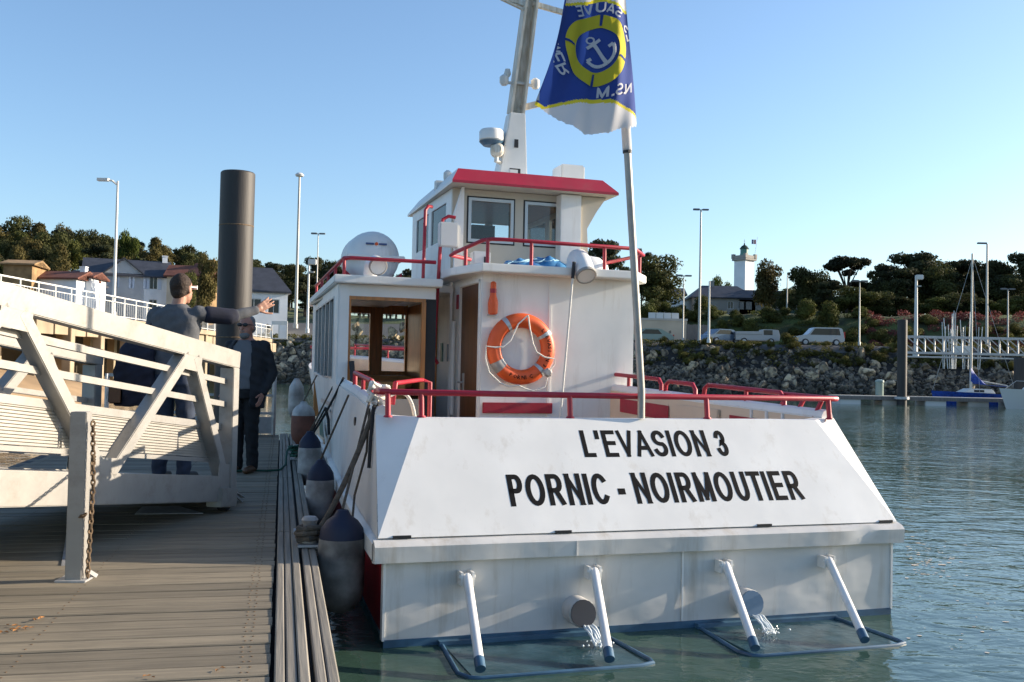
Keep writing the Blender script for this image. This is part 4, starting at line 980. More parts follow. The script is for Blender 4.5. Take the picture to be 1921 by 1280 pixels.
cc = [rt(.094*math.cos(t), -.012+.094*math.sin(t)) for t in [math.pi+.12+(math.pi-.24)*i/10 for i in range(11)]]
for i in range(10): bar(cc[i], cc[i+1], .020, mk, 2)
for e, k in ((cc[0], 1), (cc[-1], -1)): bar(e, (e[0]+.03*k*ca, e[1]+.03*k*sa), .02, mk, 2)
ce = rt(0, .075); rg = [(ce[0]+.020*math.cos(t), ce[1]+.020*math.sin(t)) for t in [2*math.pi*i/12 for i in range(13)]]
for i in range(12): bar(rg[i], rg[i+1], .010, mk, 1)
mk.build('anchor_print', 'flag_white', flag, off=fo, recalc=False)
def subdiv_text(ch):       # stroke letters with enough points to follow the cloth
    if ch == '.': return [(.22, .02), (.36, .02), (.36, .14), (.22, .14)], [(0, 1, 2, 3)]
    V_, F_ = [], []
    for path in GLY[ch]:
        pts = []
        for k, p in enumerate(path):
            q = Vector((.08+.44*p[0], .05+.60*p[1])) if ch != 'I' else Vector((.3, .05+.6*p[1]))
            if k and (q-pts[-1]).length > .08:
                a = pts[-1]; n_ = int((q-a).length/.06)
                pts += [a.lerp(q, e/n_) for e in range(1, n_)]
            pts.append(q)
        vs, fs = ribbon(pts, .115); b = len(V_); V_ += [(v[0], min(.72, max(-.02, v[1]))) for v in vs]; F_ += [tuple(b+e for e in f) for f in fs]
    return V_, F_
mk = MB()
def ring_word(txt, r, a_start, da, hgt, inward=False):     # a grows anticlockwise; seen from behind the word runs the other way
    for i, ch in enumerate(txt):
        if ch == ' ': continue
        a = a_start+da*i; vs, fs = subdiv_text(ch); rad = (math.cos(a), math.sin(a)); tn = (-math.sin(a), math.cos(a))
        if inward: rad = (-rad[0], -rad[1]); tn = (-tn[0], -tn[1])
        lay([(r*math.cos(a)+tn[0]*(x-.3)*hgt+rad[0]*(y-.35)*hgt, r*math.sin(a)+tn[1]*(x-.3)*hgt+rad[1]*(y-.35)*hgt) for x, y in vs], fs, 0, mk, .016)
ring_word('ES SAUVE', .272, .36, .235, .10)
ring_word('REV', .275, 3.98, -.22, .115, True) if False else ring_word('MER', .30, 3.35, .24, .12)
for i, (ch, x) in enumerate((('N', .245), ('.', .205), ('S', .155), ('.', .105), ('M', .05))):
    vs, fs = subdiv_text(ch); lay([(x-(vx-.3)*.12, -.262+(vy-.35)*.10) for vx, vy in vs], fs, 0, mk, .016)
mk.build('lettering', 'flag_white', flag, off=fo, recalc=False)
# ================================================================== ropes, cleats and fenders between boat and pontoon
def rope(name, label, pts, r, mt, sag=0, cat='rope'):
    o = MB().tube(pts, r, 8).build(name, mt, off=tuple(pts[0]), smooth=True); o.location = pts[0]; return tag(o, label, cat)
def cleat(c, label):
    t = thing('mooring_cleat', label, 'cleat', c, DROT, 'cleats on the pontoon edge')
    MB().box(-.075, .075, -.11, .11, .0, .015).build('base_plate', 'galv', t, bevel=.003)
    MB().lathe([(.05, .015), (.042, .06), (.042, .13), (.055, .16), (.04, .18), (.01, .185)], 18).build('bollard_head', 'fender_white', t, smooth=True)
    MB().tube([(-.10, 0, .085), (.10, 0, .085)], .02, 10).build('cross_bar', 'galv', t, smooth=True)
    return t
c1 = onz(580, 1022, .512); cleat(c1, 'pale mooring cleat on the pontoon edge wound with brown rope')
c2 = onz(556, 862, .512); cleat(c2, 'mooring cleat on the pontoon edge buried in green rope')
def winds(c, r, n, h, jit, rr, sd=1):
    p = []; q = random.Random(sd)
    for i in range(n*14): a = i/14*2*math.pi; k = r*(1+q.uniform(-jit, jit)); p.append(c+Vector((k*math.cos(a), k*1.2*math.sin(a), .03+h*i/(n*14)+q.uniform(-.008, .008))))
    return p
corner = bw(-1.72, .78, 1.45)
wp = winds(c1, .075, 3, .09, .15, .02)
rope('mooring_rope', 'thick brown mooring rope from the near cleat up to the stern rail corner', wp + bez(wp[-1], (c1+corner)/2+Vector((.03, -.05, -.10)), corner, 16), .019, 'rope_brown')
q = random.Random(2); pts = []
for i in range(70): a = i*.55; pts.append(corner+EU*(.055*math.cos(a)*(1+q.uniform(-.3, .3)))+EV*(.05*math.sin(a*1.3))+Z3*(.07*math.sin(a*.37)+.02+q.uniform(-.02, .02)))
rope('rope_coil', 'tangled grey rope bundle tied round the stern rail corner', pts, .013, 'rope_white', cat='rope')
hang = [bw(-1.50, .70, 1.50)+EU*(.10*math.sin(t*1.0))+Z3*(-.10*t) + EV*0 for t in (0, .4, .8, 1.2, 1.6)]
rope('rope_loop', 'pale rope loop hanging inside the stern rail corner', bez(bw(-1.66, .70, 1.47), bw(-1.50, .72, 1.56), bw(-1.47, .74, 1.28), 10), .012, 'rope_white')
p0 = bw(-hbT(3.9)+.02, 3.9, 1.55); p1 = c2+Vector((.03, 0, .10)); mid = (p0+p1)/2
rope('mooring_rope', 'black mooring rope from the cabin corner down to the far cleat', bez(p0, mid+Vector((.02, 0, -.10)), p1, 16), .013, 'rope_black')
rope('mooring_rope', 'second black rope doubled beside the line to the far cleat', bez(p0.lerp(p1, .35), mid+Vector((-.06, -.03, -.16)), p1+Vector((0, -.06, 0)), 12), .010, 'rope_black')
rope('rope_end', 'loose black rope end hanging from the knot on the doubled line', [p0.lerp(p1, .35), p0.lerp(p1, .36)+Vector((.04, 0, -.12)), p0.lerp(p1, .36)+Vector((.05, 0, -.28))], .016, 'rope_black')
pts = winds(c2, .07, 4, .14, .3, .02, 5); rope('rope_coil', 'dark green rope piled on the far cleat', pts, .016, 'rope_green')
g0 = onz(440, 884, .515)
rope('hose', 'thin green line trailing across the planks from the far cleat', [g0] + [onz(x, y, .515) for x, y in ((470, 883), (500, 883.5), (525, 882), (534, 874))] + bez(onz(536, 872, .52), c2+Vector((-.12, -.05, .25)), c2+Vector((0, 0, .1)), 6), .012, 'rope_green')
def fender(u, v, wtop, L, r, label, body, capc='fender_blue', rope_to=None, tilt=0):
    c = bw(u, v, wtop); t = thing('fender', label, 'fender', c, BR, 'fenders hung between boat and pontoon'); t.rotation_euler = (tilt, tilt*.5, BR)
    MB().lathe([(.02, -L), (r*.55, -L+.02), (r*.9, -L+.09), (r, -L+.16), (r, -.20), (r*.96, -.14)], 22).build('body', body, t, smooth=True)
    MB().lathe([(r*.965, -.14), (r*.90, -.08), (r*.66, -.03), (.055, .0), (.035, .035), (.01, .04)], 22).build('cap', capc, t, smooth=True)
    if rope_to: 
        a = c+Z3*.04; MB().tube([(0, 0, .04), tuple(Matrix.Rotation(-BR, 3, 'Z') @ (Vector(rope_to)-c))], .009, 6).build('lanyard', 'rope_brown', t, smooth=True)
    return t
fender(-1.99, .45, .72, .61, .148, 'large scuffed grey fender with dark blue top nearest the stern', 'fender_grey', 'fender_blue', bw(-1.74, 1.0, 1.42))
fender(-1.80, 3.05, .80, .56, .125, 'white fender with dark blue top, second from the stern', 'fender_white', 'fender_blue', bw(-1.64, 2.6, 1.42))
fender(-1.66, 5.1, .92, .56, .125, 'grey white fender half hidden behind the black rope', 'fender_white', 'fender_blue', bw(-1.47, 4.8, 1.45))
fender(-1.54, 6.9, 1.18, .52, .15, 'round white and rust red fender beside the cabin', 'fender_red', 'fender_white', bw(-1.40, 6.8, 1.55))
fender(-1.46, 8.6, 1.45, .55, .11, 'slim white fender farthest along the cabin side', 'fender_white', 'fender_white', bw(-1.30, 8.5, 1.6))
rope('lanyard', 'thin brown line hanging slack down the port quarter', [bw(-1.775, .80, 1.38), bw(-1.80, .72, 1.1), bw(-1.86, .80, .80), bw(-1.90, .62, .66), bw(-1.97, .48, .72)], .008, 'rope_brown')
rope('rope_end', 'short dark rope tail hanging beside the stern corner', [bw(-1.76, .72, 1.40), bw(-1.785, .66, 1.2), bw(-1.80, .62, 1.0)], .012, 'rope_black')

# ================================================================== the two men
def capsule(mb, p, q, r0, r1, sx=1.0, sy=1.0, n=14):
    p, q = Vector(p), Vector(q); d = (q-p); L = d.length; d.normalize(); prof = []
    for i in range(5): a = -math.pi/2+math.pi/2*i/4; prof.append((r0*math.cos(a), r0*math.sin(a)))
    for i in range(5): a = math.pi/2*i/4; prof.append((r1*math.cos(a), L+r1*math.sin(a)))
    a_ = (X3-d*X3.dot(d)); a_ = a_.normalized() if a_.length > .3 else (Y3-d*Y3.dot(d)).normalized(); b_ = d.cross(a_)
    vs = []; fs = []
    for r, z in prof:
        for j in range(n):
            t = 2*math.pi*j/n; vs.append(p+d*z+a_*(math.cos(t)*r*sx)+b_*(math.sin(t)*r*sy))
    for i in range(len(prof)-1):
        for j in range(n): fs.append((i*n+j, i*n+(j+1) % n, (i+1)*n+(j+1) % n, (i+1)*n+j))
    fs += [tuple(range(n))[::-1], tuple((len(prof)-1)*n+j for j in range(n))]
    mb.add(vs, fs)
def ellips(mb, c, rx, ry, rz, n=18, k=10):
    vs = []; fs = []; c = Vector(c)
    for i in range(k+1):
        a = -math.pi/2+math.pi*i/k
        for j in range(n): t = 2*math.pi*j/n; vs.append(c+Vector((rx*max(.01, math.cos(a))*math.cos(t), ry*max(.01, math.cos(a))*math.sin(t), rz*math.sin(a))))
    for i in range(k):
        for j in range(n): fs.append((i*n+j, i*n+(j+1) % n, (i+1)*n+(j+1) % n, (i+1)*n+j))
    mb.add(vs, fs)
def loft(mb, secs, n=20):      # sections: (cx, cy, z, rx, ry)
    vs = []; fs = []
    for cx, cy, z, rx, ry in secs:
        for j in range(n):
            t = 2*math.pi*j/n; c_, s2 = math.cos(t), math.sin(t)
            vs.append((cx+rx*math.copysign(abs(c_)**.8, c_), cy+ry*math.copysign(abs(s2)**.8, s2), z))
    for i in range(len(secs)-1):
        for j in range(n): fs.append((i*n+j, i*n+(j+1) % n, (i+1)*n+(j+1) % n, (i+1)*n+j))
    fs += [tuple(range(n))[::-1], tuple((len(secs)-1)*n+j for j in range(n))]
    mb.add(vs, fs)
def fuse(mb, name, mt, parent, vox=.009, smooth_it=4, wob=0, seed=0):
    o = mb.build(name, mt, recalc=True)
    md = o.modifiers.new('r', 'REMESH'); md.mode = 'VOXEL'; md.voxel_size = vox
    sm = o.modifiers.new('s', 'SMOOTH'); sm.iterations = smooth_it; sm.factor = .5
    dg = bpy.context.evaluated_depsgraph_get(); dg.update()
    me = bpy.data.meshes.new_from_object(o.evaluated_get(dg)); old = o.data
    o.modifiers.clear(); o.data = me; me.name = name; bpy.data.meshes.remove(old)
    if not me.materials: me.materials.append(MATS[mt])
    if wob:
        q = np.empty(len(me.vertices)*3); me.vertices.foreach_get('co', q); q = q.reshape(-1, 3)
        nn = np.empty(len(me.vertices)*3); me.vertices.foreach_get('normal', nn); nn = nn.reshape(-1, 3)
        f = np.sin(q[:, 2]*38+q[:, 0]*19+seed)*np.sin(q[:, 0]*31-q[:, 2]*13+q[:, 1]*17)+.6*np.sin(q[:, 2]*71-q[:, 0]*40)
        q = q+nn*(f*wob)[:, None]; me.vertices.foreach_set('co', q.ravel())
    me.shade_smooth(); o.parent = parent; return o
def hand(mb, wr, d, palm_n, curl=.15, spread=.12, s=1.0, thumb=1):
    wr, d, pn = Vector(wr), Vector(d).normalized(), Vector(palm_n).normalized(); sd = d.cross(pn).normalized()*thumb
    capsule(mb, wr-d*.02, wr+d*.03, .026*s, .024*s)
    for k, o in enumerate((-.030, -.010, .010, .030)): capsule(mb, wr+d*.02+sd*o*.7, wr+d*.085*s+sd*o, .015*s, .0125*s)
    for k, (o, L) in enumerate(((.032, .068), (.011, .080), (-.011, .075), (-.031, .058))):
        b = wr+d*.088*s+sd*o; dd = (d+sd*(o*spread*28)).normalized(); r = .0095*s
        for seg, f in enumerate((.45, .32, .23)):
            e = b+dd*L*f*s; capsule(mb, b, e, r, r*.92, n=10); b = e; r *= .92; dd = (dd+pn*curl*1.2).normalized()
    b = wr+d*.025+sd*.032; dd = (d*.65+sd*.75+pn*.15).normalized(); r = .0115*s
    for f in (.04, .032, .026): e = b+dd*f*s; capsule(mb, b, e, r, r*.9, n=10); b = e; r *= .9; dd = (dd+d*.25).normalized()
def head(mb, c, tilt=0, face=Y3, beard=False):      # face towards +Y in local space
    c = Vector(c)
    ellips(mb, c+Vector((0, -.012, .02)), .076, .095, .105); ellips(mb, c+Vector((0, .028, -.045)), .058, .062, .072)
    capsule(mb, c+Vector((0, .085, .012)), c+Vector((0, .104, -.022)), .008, .014, n=8)         # nose
    ellips(mb, c+Vector((0, .078, -.062)), .022, .014, .008, 10, 6); ellips(mb, c+Vector((0, .062, -.100)), .022, .022, .018, 10, 6)
    for sg in (-1, 1): ellips(mb, c+Vector((sg*.078, -.005, -.005)), .011, .020, .034, 10, 8); ellips(mb, c+Vector((sg*.03, .075, .022)), .016, .012, .008, 8, 6)
def person(label, loc, rot):
    t = thing('person', label, 'person', loc, rot); return t
# --- man on the gangway: seen from behind, right arm stretched out to the right
foot1 = gw(.0, -.60, .755); foot1 = Vector((-2.82, 8.36, .68))
p1 = person('man seen from behind on the gangway in a grey sweater pointing to the right', foot1, R_(-8))
hd = MB(); hd2 = MB()
def turn(mb, c, az, i0=0):
    M = Matrix.Translation(c) @ Matrix.Rotation(az, 4, 'Z') @ Matrix.Translation(-Vector(c))
    mb.v = [tuple(M @ Vector(v)) for v in mb.v[:]] if i0 == 0 else mb.v[:i0]+[tuple(M @ Vector(v)) for v in mb.v[i0:]]
HC = Vector((.03, .03, 1.605))
sh = Vector((.185, .0, 1.40)); el = Vector((.40, .14, 1.385)); wr = Vector((.575, .31, 1.455)); hdv = (wr-el).normalized()
shl = Vector((-.185, 0, 1.39)); ell = Vector((-.25, -.04, 1.10)); wrl = Vector((-.20, .12, .90))
b = MB(); head(b, HC); turn(b, HC, R_(-14))
capsule(b, (0, -.005, 1.40), (.02, .01, 1.54), .062, .054)
loft(b, [(0, 0, .86, .15, .11), (0, 0, .98, .165, .12), (0, 0, 1.12, .145, .10), (0, 0, 1.28, .18, .115), (0, -.01, 1.38, .19, .105), (0, 0, 1.44, .12, .08), (0, 0, 1.47, .06, .06)])
capsule(b, sh, el, .052, .042); capsule(b, el, wr, .042, .028); capsule(b, shl, ell, .052, .042); capsule(b, ell, wrl, .042, .028)
for sg in (-1, 1): capsule(b, (sg*.085, 0, .90), (sg*.10, .02, .48), .085, .055); capsule(b, (sg*.10, .02, .48), (sg*.11, -.02, .08), .055, .038); capsule(b, (sg*.11, -.03, .04), (sg*.12, .13, .03), .04, .032)
hand(b, wr, (hdv+Z3*.42+X3*.1), (-.3, .8, .1), curl=.16, spread=.13, thumb=-1, s=1.02); hand(b, wrl, (wrl-ell), (.9, .2, 0), curl=.45, spread=.0)
fuse(b, 'body', 'skin', p1, .0055, 3)
b = MB(); loft(b, [(0, 0, .88, .185, .135), (0, 0, .98, .19, .138), (0, 0, 1.12, .17, .125), (0, 0, 1.28, .205, .135), (0, -.01, 1.37, .21, .122), (0, -.005, 1.43, .145, .098), (0, 0, 1.475, .075, .075)])
capsule(b, sh, el, .068, .056); capsule(b, el, el.lerp(wr, .93), .056, .040); capsule(b, shl, ell, .068, .056); capsule(b, ell, ell.lerp(wrl, .92), .056, .04)
fuse(b, 'sweater', 'sweater', p1, .011, 4, .0035, 1)
b = MB(); capsule(b, sh.lerp(el, .35), el, .074, .070); capsule(b, el, el.lerp(wr, .10), .070, .066); fuse(b, 'sleeve_patch', 'navy', p1, .010, 2)
b = MB(); loft(b, [(0, 0, .80, .17, .13), (0, 0, .90, .182, .135), (0, 0, 1.0, .172, .125)])
for sg in (-1, 1): capsule(b, (sg*.085, 0, .88), (sg*.10, .02, .48), .100, .074); capsule(b, (sg*.10, .02, .48), (sg*.11, -.02, .07), .074, .060)
fuse(b, 'jeans', 'jeans', p1, .012, 3, .004, 2)
for sg in (-1, 1): b = MB(); capsule(b, (sg*.11, -.035, .045), (sg*.12, .15, .035), .050, .042, 1, .85); fuse(b, 'shoe', 'black', p1, .009, 2)
b = MB(); ellips(b, HC+Vector((0, -.026, .032)), .086, .096, .104); ellips(b, HC+Vector((0, -.055, -.025)), .070, .058, .060); turn(b, HC, R_(-14)); fuse(b, 'hair', 'hair_brown', p1, .008, 2, .003, 3)
b = MB().tube([HC+Vector((.081, .0, .018)), HC+Vector((.078, .075, .022))], .006, 6).tube([HC+Vector((-.081, .0, .018)), HC+Vector((-.078, .075, .022))], .006, 6)
b.obox(HC+Vector((-.075, .092, .022)), HC+Vector((.075, .092, .022)), .008, .034); turn(b, HC, R_(-14)); b.build('glasses', 'lamp_white', p1)
lb_ = foot1+Vector((-.30, -.10, .62))
bag = thing('shoulder_bag', 'dark navy bag with brown leather flap hanging at the left of the pointing man', 'bag', lb_)
b = MB(); loft(b, [(0, 0, .0, .15, .09), (0, 0, .08, .175, .105), (0, 0, .30, .17, .10), (.01, .0, .46, .14, .08), (.02, 0, .54, .09, .05)]); fuse(b, 'sack', 'navy', bag, .012, 5, .006, 4)
MB().box(-.17, -.06, -.118, -.10, .02, .17).build('flap', 'leather', bag, bevel=.01)
MB().tube([(.0, .05, .5), (.12, .06, .70), (.22, .10, .78), (.30, .20, .66)], .016, 6).build('strap', 'navy', bag)

# --- man with grey beard standing on the pontoon facing us
foot2 = onz(457, 886, .5)
p2 = person('bearded grey-haired man in dark jacket and sunglasses standing on the pontoon', foot2, R_(180-12))
HC = Vector((0, .03, 1.575))
b = MB(); head(b, HC)
capsule(b, (0, -.01, 1.38), (0, .005, 1.52), .062, .055)
loft(b, [(0, 0, .86, .15, .12), (0, .01, .98, .165, .135), (0, .02, 1.12, .16, .13), (0, .01, 1.27, .18, .12), (0, 0, 1.36, .18, .105), (0, 0, 1.42, .11, .08), (0, 0, 1.45, .06, .06)])
arms = []
for sg in (-1, 1):
    s_, e_, w_2 = Vector((sg*.19, -.01, 1.36)), Vector((sg*.275, -.05, 1.08)), Vector((sg*.23, .06, .86)); arms.append((s_, e_, w_2))
    capsule(b, s_, e_, .05, .042); capsule(b, e_, w_2, .042, .028); hand(b, w_2, (w_2-e_)+Vector((0, .05, -.1)), (-sg, .1, 0), curl=.3, spread=.02, thumb=sg)
    capsule(b, (sg*.08, 0, .90), (sg*.085, .01, .47), .085, .055); capsule(b, (sg*.085, .01, .47), (sg*.09, -.02, .08), .055, .038); capsule(b, (sg*.09, -.03, .04), (sg*.11, .14, .03), .04, .032)
fuse(b, 'body', 'skin_red', p2, .0055, 3)
b = MB(); loft(b, [(0, .012, .90, .17, .145), (0, .015, 1.05, .172, .150), (0, .012, 1.25, .19, .135), (0, 0, 1.36, .185, .115), (0, 0, 1.43, .09, .085)]); fuse(b, 'shirt', 'shirt_grey', p2, .011, 3, .003, 5)
b = MB()        # open jacket: a shell with the front left open
for sg in (-1, 1):
    prev = None
    secs = [(.70, .215, .165), (.85, .225, .172), (1.05, .215, .168), (1.25, .222, .152), (1.36, .215, .130), (1.43, .135, .10)]
    vs = []; n_ = 12
    for z, rx, ry in secs:
        for j in range(n_+1):
            t = R_(62 if z < 1.3 else 66)*1.0 if False else R_(58); a = -math.pi/2 + (math.pi/2+t)*j/n_ 
            vs.append((sg*rx*math.cos(a), .005+ry*math.sin(a), z))
    fs = [(i*(n_+1)+j, i*(n_+1)+j+1, (i+1)*(n_+1)+j+1, (i+1)*(n_+1)+j) for i in range(len(secs)-1) for j in range(n_)]
    k = len(vs); inner = [(x*.90, .005+(y-.005)*.90, z) for x, y, z in vs]; allv = vs+inner
    allf = fs + [tuple(k+i for i in f[::-1]) for f in fs]
    N1 = n_+1; L_ = len(secs)
    for i in range(L_-1):
        for j in (0, n_): a0, a1 = i*N1+j, (i+1)*N1+j; allf.append((a0, a1, k+a1, k+a0))
    for j in range(n_):
        for i in (0, L_-1): a0, a1 = i*N1+j, i*N1+j+1; allf.append((a0, a1, k+a1, k+a0))
    b.add(allv, allf)
for s_, e_, w_2 in arms: capsule(b, s_, e_, .075, .064); capsule(b, e_, e_.lerp(w_2, .9), .064, .050)
fuse(b, 'jacket', 'jacket', p2, .011, 3, .004, 6)
b = MB(); loft(b, [(0, .005, .80, .165, .135), (0, .008, .90, .178, .142), (0, .01, .98, .17, .14)])
for sg in (-1, 1): capsule(b, (sg*.08, 0, .88), (sg*.085, .01, .47), .098, .074); capsule(b, (sg*.085, .01, .47), (sg*.09, -.02, .07), .074, .062)
fuse(b, 'trousers', 'trouser_black', p2, .012, 3, .004, 7)
for sg in (-1, 1): b = MB(); capsule(b, (sg*.09, -.035, .045), (sg*.11, .16, .035), .050, .043, 1, .85); fuse(b, 'shoe', 'leather', p2, .009, 2)
b = MB(); ellips(b, HC+Vector((0, -.035, .035)), .083, .088, .092); ellips(b, HC+Vector((0, -.05, -.02)), .082, .055, .06); fuse(b, 'hair', 'hair_grey', p2, .008, 2, .003, 8)
b = MB(); ellips(b, HC+Vector((0, .036, -.092)), .056, .060, .042); ellips(b, HC+Vector((0, .083, -.050)), .028, .014, .007); fuse(b, 'beard', 'hair_grey', p2, .007, 2, .003, 9)
b = MB()
for sg in (-1, 1): ellips(b, HC+Vector((sg*.034, .094, .018)), .030, .010, .020); b.tube([HC+Vector((sg*.062, .085, .022)), HC+Vector((sg*.083, .0, .018))], .004, 6)
b.tube([HC+Vector((-.02, .10, .022)), HC+Vector((.02, .10, .022))], .004, 6); b.build('sunglasses', 'black', p2, smooth=True)

# ================================================================== pier on the left
PX = -20.0
pier = thing('pier', 'concrete quay on columns with white railing behind the gangway', 'pier', (PX, 50, 1.0))
po = (PX, 50, 1.0)
def pp(name, mb, mt='concrete', par=None, **k): return mb.build(name, mt, par or pier, off=po, **k)
pp('deck', MB().box(PX-9, PX+.25, 20, 82, 3.62, 3.92), bevel=.02)
pp('back_wall', MB().box(PX-7.2, PX-6.8, 20, 82, -.5, 3.6), 'concrete_shaded')
for i, y in enumerate(np.arange(22, 82, 3.3)):
    pp('column', MB().box(PX-.28, PX+.12, y-.22, y+.22, -.5, 3.62), bevel=.02); pp('column', MB().box(PX-3.6, PX-3.2, y-.2, y+.2, -.5, 3.6))
    pp('fascia_panel', MB().box(PX-.20, PX+.02, y+.30, y+1.55, 2.86, 3.60), bevel=.01); pp('fascia_panel', MB().box(PX-.20, PX+.02, y+1.70, y+2.98, 2.88, 3.60), bevel=.01)
    pp('cross_beam', MB().box(PX-6.8, PX+.1, y-.15, y+.15, 3.2, 3.6))
rl = pp('railing', MB().obox((PX+.1, 20, 4.98), (PX+.1, 82, 4.98), .06, .06).obox((PX+.1, 20, 4.72), (PX+.1, 82, 4.72), .035, .035).obox((PX+.1, 20, 4.02), (PX+.1, 82, 4.02), .035, .035), 'lamp_white')
for y in np.arange(20, 82.1, 1.55): pp('rail_post', MB().obox((PX+.1, y, 3.92), (PX+.1, y, 4.98), .05, .07), 'lamp_white', rl)
m = MB()
for y in np.arange(20.2, 82, .26): m.obox((PX+.1, y, 4.02), (PX+.1, y, 4.72), .012, .012)
pp('baluster', m, 'lamp_white', rl)['kind'] = 'stuff'
gt = thing('quay_gate', 'white framed access gate at the end of the quay railing', 'gate', (PX+.1, 82.3, 3.92))
MB().wall((0, 0, 0), X3, Z3, Y3, 1.3, 1.5, [(.08, .56, .1, 1.2), (.64, 1.22, .1, 1.2)], .08).build('frame', 'lamp_white', gt)
MB().box(.64, 1.22, .03, .05, .1, 1.2).build('panel', 'wall_white', gt)

# ------------------------------------------------------------------ lamp posts
def lamp(px, ptop, Y, zb, label, style, r=.07, mt='lamp_pole'):
    tp = at(px, ptop, Y); h_ = tp.z-zb; t = thing('lamp_post', label, 'lamp post', (tp.x, Y, zb), 0, 'lamp posts round the harbour')
    MB().lathe([(r*1.5, 0), (r*1.5, .3), (r, .35), (r*.6, h_)], 10).build('pole', mt, t, smooth=True)
    if style == 'double': MB().box(-.75, -.12, -.14, .14, h_-.05, h_+.12).box(.12, .75, -.14, .14, h_-.05, h_+.10).obox((-.2, 0, h_), (.2, 0, h_), .08, .08).build('lamp_head', 'lamp_head', t, bevel=.03)
    elif style == 'left': MB().box(-.95, -.05, -.14, .14, h_-.02, h_+.14).build('lamp_head', 'lamp_head', t, bevel=.03)
    elif style == 'globe': MB().lathe([(.05, h_-.05), (.30, h_), (.34, h_+.12), (.2, h_+.25), (.02, h_+.28)], 12).build('lamp_head', 'lamp_white', t, smooth=True)
    elif style == 'flood':
        MB().box(-.05, .55, -.2, .1, h_-.35, h_+.05).build('lamp_head', 'lamp_white', t, bevel=.04); MB().box(.05, .4, -.1, .1, h_-.95, h_-.85).build('bracket', 'lamp_pole', t)
    elif style == 'bent': MB().tube([(0, 0, h_-.2), (-.25, -.1, h_), (-.5, -.15, h_+.02)], .05, 8).box(-.95, -.4, -.28, -.02, h_-.04, h_+.10).build('lamp_head', 'lamp_white', t)
    return t
lamp(221, 340, 50, 3.92, 'white lamp post on the quay above the gangway, nearest on the left', 'bent', .09, 'lamp_white')
lamp(562, 331, 76, 4.6, 'tall lamp post with round head just left of the boat cabin', 'globe', .13)
lamp(597, 439, 105, 6.5, 'thin lamp post with two small heads seen behind the cabin corner', 'double', .08)
lamp(580, 488, 74, 4.2, 'short white pole with a floodlight beside the cabin roof', 'flood', .10, 'lamp_white')
lamp(1315, 394, 95, 4.7, 'tallest lamp post right of the flagpole in front of the lighthouse', 'double', .13)
lamp(1331, 528, 93, 4.7, 'plain white pole beside the tall lamp post', 'none', .12, 'lamp_white')
lamp(1283, 518, 96, 4.7, 'thin grey lamp post over the wooden fence', 'double', .07)
lamp(1477, 516, 128, 9.2, 'thin pale lamp post standing before the green garden fence', 'none', .10)
lamp(1613, 528, 92, 4.7, 'grey lamp post standing right of the silver people carrier', 'double', .08)
lamp(1719, 517, 84, 3.6, 'stout white post with floodlights at the head of the footbridge', 'flood', .17, 'lamp_white')
lamp(1852, 458, 95, 4.7, 'tall lamp post with a head turned left behind the sailboat mast', 'left', .13)
lamp(1891, 543, 105, 4.7, 'short grey lamp post near the right edge above the footbridge', 'double', .10)

# ------------------------------------------------------------------ far pontoon, piles, footbridge, boats
FPY = 65.0; fr = at(1740, 745, FPY)
x0 = at(1562, 745, FPY).x
fpn = thing('far_pontoon', 'low timber pontoon on white floats across the harbour', 'pontoon', (x0, FPY, 0))
MB().box(0, 22, -.9, .9, .40, .56).build('deck', 'conc_pale', fpn, bevel=.02)
MB().box(0, 22, -.93, -.9, .30, .52).build('side_board', 'fence_wood', fpn)
for i, x in enumerate(np.arange(.2, 21, 2.75)):
    MB().box(x, x+1.35, -.85, .85, -.3, .38).build('float', 'lamp_white' if i % 2 == 0 else 'conc_pale', fpn, bevel=.04)
def post(px, ptop, Y, r, label, zb=-2):
    tp = at(px, ptop, Y); t = thing('mooring_pile', label, 'pile', (tp.x, Y, zb))
    MB().lathe([(r, 0), (r, tp.z-zb), (r*.9, tp.z-zb+.03)], 20).build('shaft', 'pile_steel', t, smooth=True)
    MB().lathe([(r*1.3, -zb+.38), (r*1.5, -zb+.38), (r*1.5, -zb+.54), (r*1.3, -zb+.54)], 16).build('collar', 'galv', t, smooth=True)
post(1693, 601, FPY-1.3, .30, 'dark steel pile holding the far pontoon, beside the white floodlight post')
post(1915, 672, 66.5, .42, 'dark steel pile under the footbridge at the right edge')
c = at(1653, 742, FPY); t = thing('service_pedestal', 'pale blue service pedestal standing on the far pontoon', 'pedestal', (c.x, FPY+.3, .56))
MB().lathe([(.26, 0), (.26, .85), (.30, .87), (.28, 1.0), (.1, 1.06)], 14).build('column', 'car_green', t, smooth=True)
BY = 72.0; bx0 = at(1700, 640, BY).x
br = thing('footbridge', 'grey lattice footbridge leading from the bank to the far pontoon', 'bridge', (bx0, BY, 3.6))
LB_ = 22
for y in (0, 1.5):
    MB().obox((0, y, 1.18), (LB_, y, 1.18), .12, .12).build('top_chord', 'galv', br); MB().obox((0, y, .0), (LB_, y, 0), .14, .16).build('bottom_chord', 'galv', br); MB().obox((0, y, -.28), (LB_, y, -.28), .14, .10).build('bottom_chord', 'galv', br)
    for i in range(17):
        x = i*1.35; MB().obox((x, y, 0), (x, y, 1.18), .09, .09).build('upright', 'galv', br)
        if i < 16: MB().obox((x+.08, y, 1.12), (x+1.27, y, .08), .06, .06).build('diagonal', 'galv', br)
MB().box(0, LB_, 0, 1.5, .02, .08).build('walkway', 'fence_wood', br)
